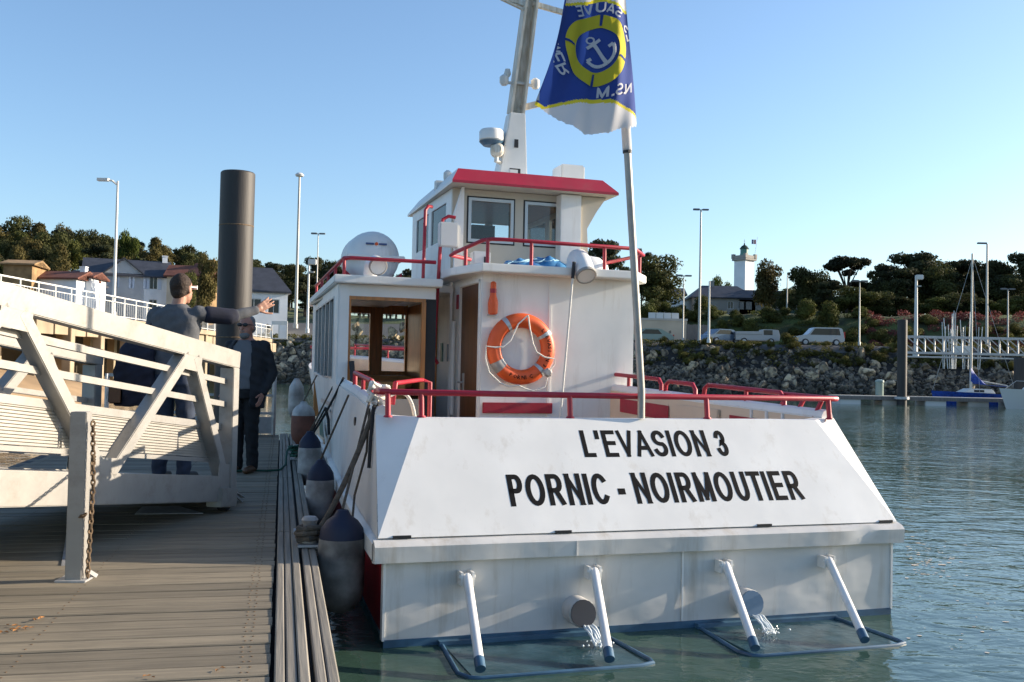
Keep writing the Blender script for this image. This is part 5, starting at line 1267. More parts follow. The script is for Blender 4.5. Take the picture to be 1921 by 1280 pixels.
# sailboat behind the far pontoon
c = at(1828, 735, 69); 
sb = thing('sailboat', 'small blue sailboat with a bright blue sail cover moored behind the far pontoon', 'sailboat', (c.x, 69, 0))
def boat_hull(L, B, free, rake=.5):
    m = MB(); n_ = 16; 
    for i in range(n_+1):
        t = i/n_; x = -L/2+L*t; b = B/2*(1-max(0, (.45-t)/.45)**1.8) if t < .45 else B/2*(1-.25*((t-.45)/.55)**2)
        z1 = free*(1.18-.25*t); xb = x+rake*(1-t)*.6
        for k in (-1, 1): m.v += [(xb, k*b*.55, -.15), (x, k*b, z1)]
    for i in range(n_):
        q = 4*i
        m.f += [(q, q+4, q+5, q+1), (q+2, q+3, q+7, q+6), (q+1, q+5, q+7, q+3)]; m.m += [0, 0, 1]
    m.f.append((4*n_, 4*n_+2, 4*n_+3, 4*n_+1)); m.m.append(0); return m
boat_hull(6.0, 2.1, .78).build('hull', ['sail_cover', 'lamp_white'], sb, smooth=True)
MB().prism([(-1.2, .80), (-.5, 1.12), (1.0, 1.10), (1.25, .75)], (0, -.6, 0), X3, Z3, Y3, 1.2).build('cabin', 'lamp_white', sb, bevel=.06)
MB().box(-.3, .4, -.605, -.595, .88, 1.03).build('window', 'dark_glass', sb)
mt_ = at(1832, 476, 69); mast_h = mt_.z; dx = mt_.x-c.x
MB().tube([(-.25, 0, .9), (-.25+dx*.5, 0, mast_h)], [.09, .06], 10).build('mast', 'mast_paint', sb, smooth=True)
MB().tube([(-.2, 0, 1.75), (2.3, 0, 1.35)], .05, 8).build('boom', 'mast_paint', sb, smooth=True)
b = MB(); q = random.Random(9); n_ = 14
secs = []
for i in range(n_+1):
    t = i/n_; x = -.30+2.5*t; zt = 2.75-1.35*min(1, t*2.2)**.7-.12*t; zb = 1.42-.1*t; r_2 = (zt-zb)/2
    cz_ = (zt+zb)/2
    for j in range(8): a = 2*math.pi*j/8; b.v.append((x, .16*math.cos(a)*(1+q.uniform(-.3, .3)), cz_+r_2*math.sin(a)*(1+q.uniform(-.12, .12))))
for i in range(n_):
    for j in range(8): b.f.append((i*8+j, i*8+(j+1) % 8, (i+1)*8+(j+1) % 8, (i+1)*8+j)); b.m.append(0)
b.build('sail_cover', 'sail_cover', sb, smooth=True)
MB().tube([(-.23+dx*.5, 0, mast_h-.3), (-2.9, 0, .95)], .012, 4).tube([(-.23+dx*.5, 0, mast_h-.2), (2.9, 0, .8)], .012, 4).tube([(-.23+dx*.5, 0, mast_h-.4), (-.1, -1.0, .8)], .012, 4).build('rigging', 'galv', sb)
c = at(1918, 760, 61)
mb2 = thing('motorboat', 'white motorboat hull with its bow against the far pontoon at the right edge', 'motorboat', (c.x+1.2, 61, 0), R_(12))
boat_hull(6.0, 2.2, 1.05, .9).build('hull', ['lamp_white', 'lamp_white'], mb2, smooth=True)
MB().prism([(-1.0, 1.05), (-.2, 1.75), (1.8, 1.75), (2.0, .95)], (0, -.8, 0), X3, Z3, Y3, 1.6).build('cabin', 'lamp_white', mb2, bevel=.08)
MB().box(-.1, 1.6, -.81, -.80, 1.3, 1.65).build('window', 'dark_glass', mb2)
MB().tube([(-2.6, 0, 1.2), (-2.2, -.5, 1.7), (-.6, -.9, 1.65), (-.5, -.9, 1.1)], .02, 6).build('bow_rail', 'galv', mb2)
# rack of dinghy masts on the bank
c = at(1805, 640, 82); r3 = random.Random(4)
rk = thing('mast_rack', 'cluster of thin white dinghy masts standing behind the footbridge', 'rack', (c.x, 82, 2.6))
for k in range(18): x = r3.uniform(-1.7, 1.7); MB().obox((x, r3.uniform(-.5, .5), 0), (x+r3.uniform(-.1, .1), r3.uniform(-.5, .5), r3.uniform(3.2, 4.8)), .05, .05).build('mast', 'lamp_white', rk)
MB().box(-.8, .8, -.1, .1, 1.3, 1.9).build('board', 'lamp_white', rk)

# ------------------------------------------------------------------ cars on the bank
def car(px, py, Y, L, H_, label, mt, rot=0, kind='suv'):
    c = at(px, py, Y); t = thing('parked_car', label, 'car', (c.x, Y, 4.72), rot, 'cars parked on the bank'); W_ = 1.75
    if kind == 'suv': pr = [(-L/2, .35), (L/2-.1, .35), (L/2, .55), (L/2-.05, 1.0), (L/2-.28, H_-.08), (L/2-.6, H_), (-.6, H_), (-1.25, 1.05), (-L/2+.15, .92), (-L/2, .65)]
    else: pr = [(-L/2, .35), (L/2, .35), (L/2, .8), (L/2-.35, .95), (.9, H_-.05), (.5, H_), (-.8, H_), (-1.5, .95), (-L/2+.1, .85)]
    MB().prism(pr, (0, -W_/2, 0), X3, Z3, Y3, W_).build('body', mt, t, bevel=.05)
    for y in (-W_/2-.006, W_/2-.006):
        m = MB()
        if kind == 'suv': m.prism([(-1.05, 1.02), (L/2-.42, 1.02), (L/2-.58, H_-.12), (-.58, H_-.12)], (0, y, 0), X3, Z3, Y3, .012)
        else: m.prism([(-1.2, .95), (.95, .95), (.55, H_-.1), (-.72, H_-.1)], (0, y, 0), X3, Z3, Y3, .012)
        m.build('side_window', 'dark_glass', t)
    MB().prism([(-W_/2+.15, 1.05), (W_/2-.15, 1.05), (W_/2-.25, H_-.15), (-W_/2+.25, H_-.15)], (L/2-.16 if kind == 'suv' else L/2-.3, 0, 0), Y3, Z3, X3, .02).build('rear_window', 'dark_glass', t)
    for x in (-L/2+.8, L/2-.85):
        for y in (-W_/2, W_/2):
            w_ = MB().lathe([(.22, -.09), (.32, -.08), (.32, .08), (.22, .09)], 18, (x, y, .32), ax=Y3).build('wheel', 'rubber', t, smooth=True)
            MB().lathe([(.02, -.10), (.2, -.095), (.2, .095), (.02, .10)], 12, (x, y, .32), ax=Y3).build('rim', 'galv', w_, smooth=True)
    for y in (-W_/2+.02, W_/2-.2):
        MB().box(L/2-.12, L/2+.01, y, y+.18, .75, 1.35 if kind == 'suv' else .92).build('tail_light', 'tail_light', t); MB().box(-L/2-.01, -L/2+.15, y, y+.18, .62, .80).build('head_light', 'head_light', t)
    return t
car(1535, 640, 96, 4.6, 1.75, 'silver people carrier facing left with red tail lights', 'car_silver')
car(1352, 636, 97, 4.0, 1.45, 'blue grey hatchback half hidden beside the white pole', 'car_blue', R_(25), 'hatch')
car(1222, 626, 100, 4.3, 1.5, 'pale green car standing before the concrete wall', 'car_green', 0, 'hatch')
c = at(1417, 635, 97); tr = thing('box_van', 'white flat van with dark cab window parked left of the silver people carrier', 'van', (c.x, 97, 4.72))
MB().prism([(-2.1, .4), (2.15, .4), (2.2, .9), (2.05, 1.45), (1.3, 1.5), (.55, 1.5), (.5, 1.30), (-2.1, 1.25)], (0, -.85, 0), X3, Z3, Y3, 1.7).build('body', 'car_white', tr, bevel=.04)
MB().box(.6, 1.45, -.856, -.85, .95, 1.42).build('side_window', 'dark_glass', tr)
MB().box(-2.05, .45, -.862, -.85, .95, 1.02).build('side_stripe', 'wall_grey', tr)
for x in (-1.3, 1.3):
    w_ = MB().lathe([(.22, -.95), (.32, -.93), (.32, -.75), (.22, -.73)], 16, (x, 0, .32), ax=Y3).build('wheel', 'rubber', tr, smooth=True); MB().lathe([(.02, -.96), (.2, -.955)], 12, (x, 0, .32), ax=Y3).build('rim', 'galv', w_)

# ------------------------------------------------------------------ houses
def house_(name, label, c, W, D, He, Hr, wall_m, roof_m, rot=0, wins=(), chim=(), gable=None, hip=0, cat='house', quoins=False):
    """front faces -Y; c is the middle of the front at ground level; wins: (x, z, w, h, shutters)"""
    t = thing(name, label, cat, c, rot)
    holes = [(x-w_/2+W/2, x+w_/2+W/2, z, z+h_) for x, z, w_, h_, sh_ in wins if z+h_ < He]
    m = MB().wall((-W/2, 0, 0), X3, Z3, Y3, W, He, holes, .25).box(-W/2, W/2, D-.25, D, 0, He).box(-W/2, -W/2+.25, .25, D-.25, 0, He).box(W/2-.25, W/2, .25, D-.25, 0, He)
    if not hip:
        for x in (-W/2, W/2-.25): m.prism([(0, He), (D, He), (D/2, Hr)], (x, 0, 0), Y3, Z3, X3, .25)
    wl = m.build('wall', wall_m, t)
    o_ = .35; m = MB()
    m.prism([(-W/2-o_, -o_), (W/2+o_, -o_), (W/2+o_-hip, D/2), (-W/2-o_+hip, D/2)], (0, 0, 0), X3, Vector((0, 1, 0)), Z3, 0)
    m = MB(); zl = He-o_*(Hr-He)/(D/2)
    A0, A1, A2, A3 = (-W/2-o_, -o_, zl), (W/2+o_, -o_, zl), (W/2+o_, D+o_, zl), (-W/2-o_, D+o_, zl); R0_, R1_ = (-W/2-o_+hip, D/2, Hr), (W/2+o_-hip, D/2, Hr); dz = .18
    up = lambda p: (p[0], p[1], p[2]+dz)
    vs = [A0, A1, A2, A3, R0_, R1_]+[up(p) for p in (A0, A1, A2, A3, R0_, R1_)]
    m.add(vs, [(6, 7, 11, 10), (8, 9, 10, 11), (7, 8, 11), (9, 6, 10), (0, 4, 5, 1), (2, 5, 4, 3), (1, 5, 2), (3, 4, 0), (0, 1, 7, 6), (1, 2, 8, 7), (2, 3, 9, 8), (3, 0, 6, 9)])
    rf = m.build('roof', roof_m, t)
    for x, h_ in chim: MB().box(x-.3, x+.3, D/2-.3, D/2+.3, Hr-1.2, Hr+h_).box(x-.36, x+.36, D/2-.36, D/2+.36, Hr+h_-.12, Hr+h_).build('chimney', wall_m, rf)
    for x, z, w_, h_, sh_ in wins:
        y0 = 0 if z+h_ < He or not gable else -gable[3]
        wd = MB().wall((x-w_/2, y0+.06, z), X3, Z3, Y3, w_, h_, [(.08, w_/2-.03, .08, h_-.08), (w_/2+.03, w_-.08, .08, h_-.08)], .06).build('window', 'frame_white', t)
        MB().box(x-w_/2, x+w_/2, y0+.10, y0+.12, z, z+h_).build('pane', 'dark_glass', wd)
        if sh_:
            for sx in (-1, 1): MB().box(x+sx*(w_/2+.22)-.20, x+sx*(w_/2+.22)+.20, y0-.05, y0-.005, z, z+h_).build('shutter', 'shutter', wd)
    if gable:
        gx, gwid, gh, gout = gable
        MB().prism([(gx-gwid/2, 0), (gx+gwid/2, 0), (gx+gwid/2, He), (gx, gh), (gx-gwid/2, He)], (0, -gout, 0), X3, Z3, Y3, gout-.003).build('gable_wall', wall_m, t)
        m = MB(); e = .25; sl_ = (gh-He)/(gwid/2)
        for sg in (-1, 1): m.add([(gx, -gout-e, gh+.02), (gx+sg*(gwid/2+e), -gout-e, He-e*sl_+.02), (gx+sg*(gwid/2+e), .4, He-e*sl_+.02), (gx, D/2, gh+.02), (gx, -gout-e, gh+.2), (gx+sg*(gwid/2+e), -gout-e, He-e*sl_+.2), (gx+sg*(gwid/2+e), .4, He-e*sl_+.2), (gx, D/2, gh+.2)], [(0, 1, 2, 3), (4, 7, 6, 5), (0, 4, 5, 1), (1, 5, 6, 2), (2, 6, 7, 3)])
        m.build('gable_roof', roof_m, rf)
    if quoins:
        for k in range(int(He/.35)):
            MB().box(W/2-.02, W/2+.04, -.03, .28+.18*(k % 2), .02+.35*k, .34+.35*k).build('quoin', 'stone_wall', wl)
    return t
def ground(px, Y): x = at(px, 600, Y).x; return Vector((x, Y, land(x, Y)))
Yh = 118; g = ground(236, Yh); zb = g.z-1.2; mpp = Yh/FPX
eave = at(236, 516, Yh).z-zb; ridge = at(236, 485, Yh).z-zb
wz = at(236, 541, Yh).z-zb
house_('white_house', 'white house with slate roof, front gable and blue shutters behind the quay', (g.x, Yh, zb), 148*mpp, 7, eave, ridge, 'wall_white', 'slate', R_(21),
       [((px-234)*mpp, wz, .95, 1.5, True) for px in (178, 204, 255, 281)] + [((229-234)*mpp, wz, 1.0, 1.5, True)] + [((px-234)*mpp, wz-2.6, .95, 1.4, False) for px in (204, 281)],
       [(148*mpp/2-.4, .9)], (-.4, 4.6, ridge-.1, .003), quoins=True)
Yh = 104; g = ground(505, Yh); zb = g.z-.6; mpp = Yh/FPX
house_('white_house', 'white house with big dark hipped roof just right of the tall pile', (g.x-.5, Yh, zb), 84*mpp, 7, at(505, 545, Yh).z-zb, at(505, 500, Yh).z-zb, 'wall_white', 'slate', R_(20),
       [(-1.1, at(505, 588, Yh).z-zb, 1.5, 1.5, False), (.9, at(505, 588, Yh).z-zb, 1.2, 1.5, False)], [], None, 1.6)
Yh = 110
for px, W, top_, ev, wm, rm, lab, hip, chim in (
        (103, 4.6, 508, 522, 'wall_white', 'tile_red', 'low white cottage with red tiled roof left of the dark roofed house', 0, [(1.9, .7)]),
        (126, 3.4, 506, 530, 'wall_grey', 'slate', 'small house with steep dark slate roof among the left trees', 1.3, []),
        (150, 2.2, 510, 520, 'wall_white', 'tile_red', 'narrow pale house with red roof left of the white gabled house', 0, [(-.6, .5)]),
        (30, 2.9, 487, 496, 'stone_wall', 'stone_wall', 'orange stone gable with creeper at the far left', 0, []),
        (335, 3.0, 497, 517, 'wall_cream', 'tile_red', 'house with red roof half hidden behind the pointing man', 0, []),
        (372, 2.4, 493, 515, 'stone_wall', 'tile_red', 'orange gabled house among the trees left of the tall pile', 0, [(.5, .6)])):
    Y_ = Yh+rng.uniform(-4, 4) + (12 if px in (335, 372) else 0); g = ground(px, Y_); zb = g.z-1
    house_('small_house', lab, (g.x, Y_, zb), W, 4.5, at(px, ev, Y_).z-zb, at(px, top_, Y_).z-zb, wm, rm, R_(rng.uniform(-10, 25)), [(-.5, at(px, ev+14, Y_).z-zb, .7, .9, False)] if px != 30 else [], chim, None, hip)
# lighthouse and its keeper's house
YL = 165; lb0 = at(1395, 575, YL); zb = 8.5; h0 = at(1395, 490, YL).z-zb
lt = thing('lighthouse', 'white square lighthouse with green lantern above the trees', 'lighthouse', (lb0.x, YL, zb), R_(38))
MB().prism([(-1.15, -1.15), (1.15, -1.15), (1.15, 1.15), (-1.15, 1.15)], (0, 0, 0), X3, Y3, Z3, h0).build('tower', 'wall_white', lt)
MB().box(-1.45, 1.45, -1.45, 1.45, h0, h0+.35).build('gallery', 'wall_grey', lt, bevel=.05)
for sx in (-1, 1):
    for sy in (-1, 1): MB().box(sx*1.25-.25, sx*1.25+.25, sy*1.25-.25, sy*1.25+.25, h0+.35, h0+1.1).build('corner_turret', 'wall_grey', lt)
    MB().box(sx*1.38-.05, sx*1.38+.05, -1.0, 1.0, h0+.35, h0+.85).build('parapet', 'wall_grey', lt); MB().box(-1.0, 1.0, sx*1.38-.05, sx*1.38+.05, h0+.35, h0+.85).build('parapet', 'wall_grey', lt)
ln = MB().lathe([(.72, h0+.35), (.72, h0+1.2), (.66, h0+1.25), (.66, h0+2.0)], 12).build('lantern', 'lantern_green', lt)
MB().lathe([(.80, h0+2.0), (.75, h0+2.1), (.45, h0+2.5), (.12, h0+2.7), (.10, h0+2.95), (.02, h0+3.0)], 12).build('dome', 'fence_green', ln)
MB().tube([(0, 0, h0+2.9), (0, 0, h0+3.6)], .03, 5).obox((-.35, 0, h0+3.3), (.35, 0, h0+3.3), .03, .03).build('weather_vane', 'black', ln)
MB().tube([(1.2, -1.2, h0+1), (1.5, -1.5, h0+4.0)], .03, 5).build('flag_staff', 'lamp_white', lt)
fl_ = thing('small_flag', 'tiny red and white flag flying beside the lighthouse lantern', 'flag', at(1410, 458, YL)); 
m = MB(); 
for k, mi in ((0, 0), (1, 1), (2, 2)): m.add([(.25*k, .05*k, 0), (.25*k+.25, .05*k+.05, 0), (.25*k+.25, .05*k+.05, .75), (.25*k, .05*k, .75)], [(0, 1, 2, 3)], mi)
m.build('cloth', ['print_blue', 'flag_white', 'red'], fl_, recalc=False)
YK = 152; g = at(1358, 588, YK); mpp = YK/FPX; zb = 8.6
house_('keepers_house', 'grey house with slate roof and dormers below the lighthouse', (g.x, YK, zb), 118*mpp, 7, at(1358, 558, YK).z-zb, at(1358, 535, YK).z-zb, 'wall_grey', 'slate', 0,
       [(x, at(1358, 580, YK).z-zb, .9, 1.2, False) for x in (1.0, 2.6, 3.8)], [(-1.2, .9)], None, 2.4)
MB_dorm = None
Yw = 140; c = at(1480, 588, Yw)
house_('low_house', 'low pale house behind the green garden fence', (c.x+.5, Yw+12, 8.9), 9.5, 6, at(1480, 562, Yw+12).z-8.9, at(1480, 545, Yw+12).z-8.9, 'wall_grey', 'slate', 0, [(-2.2, .7, .8, .9, False), (1.8, .7, .9, .9, False)])
c = at(1262, 568, 150); house_('low_house', 'small white house half hidden by the dark trees right of the boat', (c.x, 150, 9), 3.6, 5, at(1262, 553, 150).z-9, at(1262, 540, 150).z-9, 'wall_white', 'slate', 0, [(.8, .8, .7, .8, False)])
# walls and fences on the right bank
a, b = at(1420, 590, 131), at(1546, 590, 131); gf = thing('garden_fence', 'long dark green mesh fence along the top of the grass bank', 'fence', (a.x, 131, 9.25))
Lf = b.x-a.x
n_ = 9
for i in range(n_): MB().box(Lf*i/n_+.03, Lf*(i+1)/n_-.03, -.02, .02, .05, 1.15).build('panel', 'fence_green', gf)
for i in range(n_+1): MB().box(Lf*i/n_-.04, Lf*i/n_+.04, -.05, .05, 0, 1.22).build('post', 'fence_green', gf)
MB().box(0, Lf, -.12, .12, -.35, .03).build('kerb', 'conc_pale', gf)
c = at(1508, 585, 130); gpst = thing('gate_post', 'pale stone gate post in front of the green fence', 'post', (c.x, 130.2, 9.1)); MB().box(-.2, .2, -.2, .2, 0, 1.1).box(-.26, .26, -.26, .26, 1.1, 1.2).build('shaft', 'conc_pale', gpst)
a, b = at(1200, 640, 103), at(1290, 640, 103)
rw = thing('retaining_wall', 'tan concrete retaining wall behind the pale green car', 'wall', ((a.x+b.x)/2, 103.5, 4.6))
wl_ = (b.x-a.x)/2
MB().box(-wl_-4, wl_, 0, .4, 0, at(1240, 601, 103).z-4.6).build('wall', 'wall_cream', rw); MB().box(-wl_-4, wl_+.05, -.06, .46, at(1240, 601, 103).z-4.6, at(1240, 597, 103).z-4.6).build('coping', 'conc_pale', rw)
a, b = at(1216, 597, 104), at(1274, 597, 104); wp_ = thing('white_railing', 'bright white panelled parapet on top of the retaining wall', 'railing', (a.x, 104, at(1240, 598, 104).z))
for i in range(4): l_ = (b.x-a.x)/4; MB().box(i*l_+.03, (i+1)*l_-.03, 0, .08, 0, .62).build('panel', 'lamp_white', wp_)
a, b = at(1287, 640, 100), at(1330, 640, 100); wf = thing('wooden_fence', 'weathered upright board fence beside the tall lamp post', 'fence', (a.x, 100, 4.7))
n_ = 14; l_ = (b.x-a.x)/n_; hf = at(1300, 609, 100).z-4.7
for i in range(n_): MB().box(i*l_+.01, (i+1)*l_-.01, 0, .04+.02*(i % 2), 0, hf+rng.uniform(-.05, .03)).build('board', 'fence_wood', wf)

# ------------------------------------------------------------------ rock bank
def rock_mesh(seed, sub=1):
    bm = bmesh.new(); bmesh.ops.create_icosphere(bm, subdivisions=sub, radius=1); q = random.Random(seed)
    pl = [(Vector((q.gauss(0, 1), q.gauss(0, 1), q.gauss(0, 1))).normalized(), q.uniform(.42, .78)) for _ in range(8)]
    for v in bm.verts:
        for n_, d in pl:
            e = v.co.dot(n_)-d
            if e > 0: v.co -= n_*e
        v.co *= q.uniform(.95, 1.05)
    me = bpy.data.meshes.new('rock'); bm.to_mesh(me); bm.free(); me.materials.append(MATS['rock']); return me
rms = [rock_mesh(i, 2) for i in range(7)]
rb = thing('rock_bank', '', '', (30, 86, 0)); rb['kind'] = 'structure'; rb.pop('label', None); rb.pop('category', None)
r4 = random.Random(11); cand = []
while len(cand) < 8500:
    px = r4.choice([r4.uniform(478, 600), r4.uniform(640, 790), r4.uniform(640, 790), r4.uniform(1180, 1940), r4.uniform(1180, 1940), r4.uniform(1180, 1940)]); d = r4.uniform(-.7, 6.8)
    yq = 85.0
    for _ in range(4): x = at(px, 700, yq).x; yq = ys(x)+d
    z = land(x, yq); s_ = max(.13, r4.lognormvariate(-1.4, .45)); s_ = min(s_, .80)
    if d > 4.3 and x > 5 and r4.random() < .75: continue
    cand.append((s_, x, yq, z))
cand.sort(reverse=True)
for s_, x, y, z in cand[:300]:
    o = link('rock', rms[r4.randrange(7)], rb, Vector((x-30, y-86, z+.12*s_)), (r4.uniform(0, 6), r4.uniform(0, 6), r4.uniform(0, 6))); o.scale = (s_, s_*r4.uniform(.7, 1), s_*r4.uniform(.55, .9))
small = [rock_mesh(20+i, 1) for i in range(4)]; VS, FS = [], []; nb = 0
for s_, x, y, z in cand[300:]:
    me = small[r4.randrange(4)]; M = Matrix.Translation((x-30, y-86, z+.15*s_)) @ Matrix.Rotation(r4.uniform(0, 6), 4, (r4.gauss(0, 1), r4.gauss(0, 1), 1)) @ Matrix.Diagonal((s_, s_*r4.uniform(.7, 1), s_*r4.uniform(.6, .9), 1))
    VS += [tuple(M @ v.co) for v in me.vertices]; FS += [tuple(nb+i for i in p.vertices) for p in me.polygons]; nb += len(me.vertices)
me = bpy.data.meshes.new('small_rocks'); me.from_pydata(VS, [], FS); 
for k in ('rock_pebble',): 
    m_ = mat(k, (.23, .19, .14), .92, var=.75, vscale=2.2, col2=(.055, .048, .04), bump=.6, bscale=4, bdist=.06, contrast=(.42, .60)); me.materials.append(m_)
tag(link('small_rocks', me, rb), kind='stuff')
for nm_ in ('rock', 'rock_pebble'):       # weed and wet below the tide line
    m = MATS[nm_]; n = m.node_tree.nodes; L = m.node_tree.links; p = n['Principled BSDF']; src = p.inputs['Base Color'].links[0].from_socket
    ge = n.new('ShaderNodeNewGeometry'); sx_ = n.new('ShaderNodeSeparateXYZ'); L.new(ge.outputs['Position'], sx_.inputs[0])
    nz = n.new('ShaderNodeTexNoise'); nz.inputs['Scale'].default_value = .8; L.new(ge.outputs['Position'], nz.inputs['Vector'])
    ad = n.new('ShaderNodeMath'); ad.operation = 'MULTIPLY_ADD'; ad.inputs[1].default_value = 1.6; L.new(nz.outputs['Fac'], ad.inputs[0]); L.new(sx_.outputs['Z'], ad.inputs[2])
    mr = n.new('ShaderNodeMapRange'); mr.inputs['From Min'].default_value = 2.1; mr.inputs['From Max'].default_value = 1.2; mr.inputs['To Max'].default_value = .85; L.new(ad.outputs[0], mr.inputs[0])
    mx = n.new('ShaderNodeMix'); mx.data_type = 'RGBA'; mx.inputs['B'].default_value = (.035, .032, .022, 1); L.new(mr.outputs[0], mx.inputs[0]); L.new(src, mx.inputs['A']); L.new(mx.outputs['Result'], p.inputs['Base Color'])
# bigger orange boulders near the quay end
for px, py, s_ in ((497, 640, .95), (520, 652, .8), (478, 655, .7), (545, 640, .6), (505, 618, .7), (672, 622, .7), (668, 612, .6), (690, 640, .5), (735, 625, .8), (758, 615, .75), (745, 638, .6)):
    yq = 96; c = at(px, py, yq)
    for _ in range(5): c = at(px, py, yq); yq = ys(c.x)+max(0, min(7.8, (c.z+1.3)*8.5/6-1.0))
    o = link('boulder', rms[0], rb, Vector((c.x-30, c.y-86-.2, c.z)), (r4.uniform(0, 6), 1, 2)); o.scale = (s_, s_*.8, s_*.7)

# ------------------------------------------------------------------ plants
def leaf_mesh(name, blobs, n, size, mt, seed, trunk=None, inner=.25):
    q = np.random.RandomState(seed); vol = np.array([b[3]*b[4]*b[5] for b in blobs])**.67; cnt = (vol/vol.sum()*n).astype(int)
    C, Nn = [], []
    for b, k in zip(blobs, cnt):
        d = q.normal(size=(k, 3)); d /= np.linalg.norm(d, axis=1)[:, None]; r = q.uniform(inner, 1, k)**.5
        r *= 1+.16*np.sin(d[:, 0]*7+d[:, 2]*9+seed)*np.sin(d[:, 1]*8+b[0]*20)
        C.append(np.array(b[:3])+d*r[:, None]*np.array(b[3:6])); Nn.append(d+q.normal(scale=.55, size=(k, 3)))
    C = np.vstack(C); Nn = np.vstack(Nn); Nn /= np.linalg.norm(Nn, axis=1)[:, None]; k = len(C)
    a = np.cross(Nn, q.normal(size=(k, 3))); a /= np.linalg.norm(a, axis=1)[:, None]; b_ = np.cross(Nn, a); s1 = size*q.uniform(.6, 1.4, (k, 1)); s2 = s1*q.uniform(.45, .9, (k, 1))
    V = np.stack([C-a*s1, C-b_*s2+a*s1*.1, C+a*s1, C+b_*s2], 1).reshape(-1, 3)
    me = bpy.data.meshes.new(name); me.vertices.add(4*k); me.vertices.foreach_set('co', V.ravel()); me.loops.add(4*k); me.loops.foreach_set('vertex_index', np.arange(4*k)); me.polygons.add(k)
    me.polygons.foreach_set('loop_start', np.arange(0, 4*k, 4)); me.update(calc_edges=True); me.materials.append(MATS[mt]); return me
def trunk_mesh(limbs, seed):
    m = MB()
    for p in limbs: m.tube(p[0], p[1], 7)
    o = m.build('trunk', 'bark', smooth=True); me = o.data; COL.objects.unlink(o); bpy.data.objects.remove(o); return me
KIND = {}
def make_kind(nm, mt, seed, shape):
    q = random.Random(seed); bl = []
    if shape == 'round':
        for i in range(16): a = q.uniform(0, 6.28); r = q.uniform(0, .30); z = q.uniform(.34, .86); k = q.uniform(.12, .2); bl.append((r*math.cos(a)*(1.15-abs(z-.55)), r*math.sin(a)*(1.15-abs(z-.55)), z, k, k, k*.8))
    elif shape == 'tall':
        for i in range(15): a = q.uniform(0, 6.28); z = q.uniform(.28, .92); r = q.uniform(0, .26)*(1.1-z*.6); k = q.uniform(.10, .17); bl.append((r*math.cos(a), r*math.sin(a), z, k, k, k*.7))
    elif shape == 'umbrella':
        for i in range(15): a = q.uniform(0, 6.28); r = q.uniform(.04, .38); z = .80+.10*(1-r/.38)+q.uniform(-.06, .04); k = q.uniform(.08, .15); bl.append((r*math.cos(a), r*math.sin(a), z, k, k, k*.42))
        for i in range(3): a = q.uniform(0, 6.28); bl.append((.25*math.cos(a), .25*math.sin(a), .58, .11, .11, .05))
    elif shape == 'pine':
        for i in range(20): a = q.uniform(0, 6.28); z = q.uniform(.38, .92); r = q.uniform(.05, .36)*(1.2-.6*z); k = q.uniform(.09, .17); bl.append((r*math.cos(a), r*math.sin(a), z, k, k, k*.5))
    elif shape == 'bush':
        for i in range(9): a = q.uniform(0, 6.28); r = q.uniform(0, .28); z = q.uniform(.25, .62); k = q.uniform(.18, .3); bl.append((r*math.cos(a), r*math.sin(a), z, k, k, k*.9))
    lm = [([(0, 0, -.05), (.01, .0, .3), (q.uniform(-.03, .03), 0, .75)], [.030, .022, .008])]
    for b in bl[:8]: lm.append(([(0, 0, min(.5, b[2]*.55)), (b[0]*.5, b[1]*.5, b[2]*.8), (b[0], b[1], b[2])], [.014, .009, .004]))
    n = dict(round=8000, tall=7000, umbrella=5500, pine=8000, bush=3600)[shape]
    KIND[nm] = (leaf_mesh('crown', bl, n, .0185 if shape != 'bush' else .028, mt, seed), trunk_mesh(lm, seed))
for i, (nm, mt, sh_) in enumerate((('dark_round', 'leaf_dark', 'round'), ('mid_round', 'leaf_mid', 'round'), ('olive_tall', 'leaf_olive', 'tall'), ('bright_round', 'leaf_bright', 'round'), ('pine_a', 'leaf_pine', 'pine'), ('pine_b', 'leaf_pine', 'pine'), ('umbrella', 'leaf_pine', 'umbrella'), ('dark_round2', 'leaf_dark', 'round'), ('olive_round', 'leaf_olive', 'round'), ('bush', 'leaf_bank', 'bush'), ('bush_mid', 'leaf_mid', 'bush'))): make_kind(nm, mt, 30+i, sh_)
def tree(px, ptop, wpx, Y, kind, label, group, name='tree', zb=None):
    tp = at(px, ptop, Y); z0 = (land(tp.x, Y) if zb is None else zb)-.1; h_ = max(1.0, tp.z-z0); w_ = wpx*Y/FPX/.9
    t = thing(name, label, name.split('_')[-1], (tp.x, Y, z0), rng.uniform(0, 6.28), group); t.scale = (w_, w_, h_)
    cr, tk = KIND[kind]; link('crown', cr, t); link('trunk', tk, t); return t
# wood on the left hill
USED = {}
def uniq(l):
    k = USED.get(l, 0); USED[l] = k+1
    return l if k == 0 else l + (', next one', ', third', ', fourth', ', fifth', ', sixth')[min(k, 5)-1]
r5 = random.Random(21); G = 'trees on the wooded hill at the left'
LBL = {'dark_round': 'dark evergreen tree on the wooded hill at the left', 'dark_round2': 'dark broad-crowned tree on the wooded hill at the left', 'mid_round': 'mid green tree on the wooded hill at the left', 'olive_tall': 'tall olive-brown tree on the wooded hill at the left',
       'pine_a': 'dark pine on the wooded hill at the left', 'pine_b': 'ragged dark pine on the wooded hill at the left', 'olive_round': 'round olive tree on the wooded hill at the left', 'bright_round': 'bright yellow-green tree on the wooded hill at the left', 'umbrella': 'flat-topped pine on the wooded hill at the left'}
sky_l = [(-60, 425), (20, 412), (80, 404), (130, 412), (180, 425), (230, 440), (280, 445), (330, 455), (365, 448), (400, 478), (440, 490), (480, 470), (520, 490), (560, 485), (610, 480), (640, 478), (700, 490), (780, 498)]
def sky_at(px): return float(np.interp(px, [a for a, b in sky_l], [b for a, b in sky_l]))
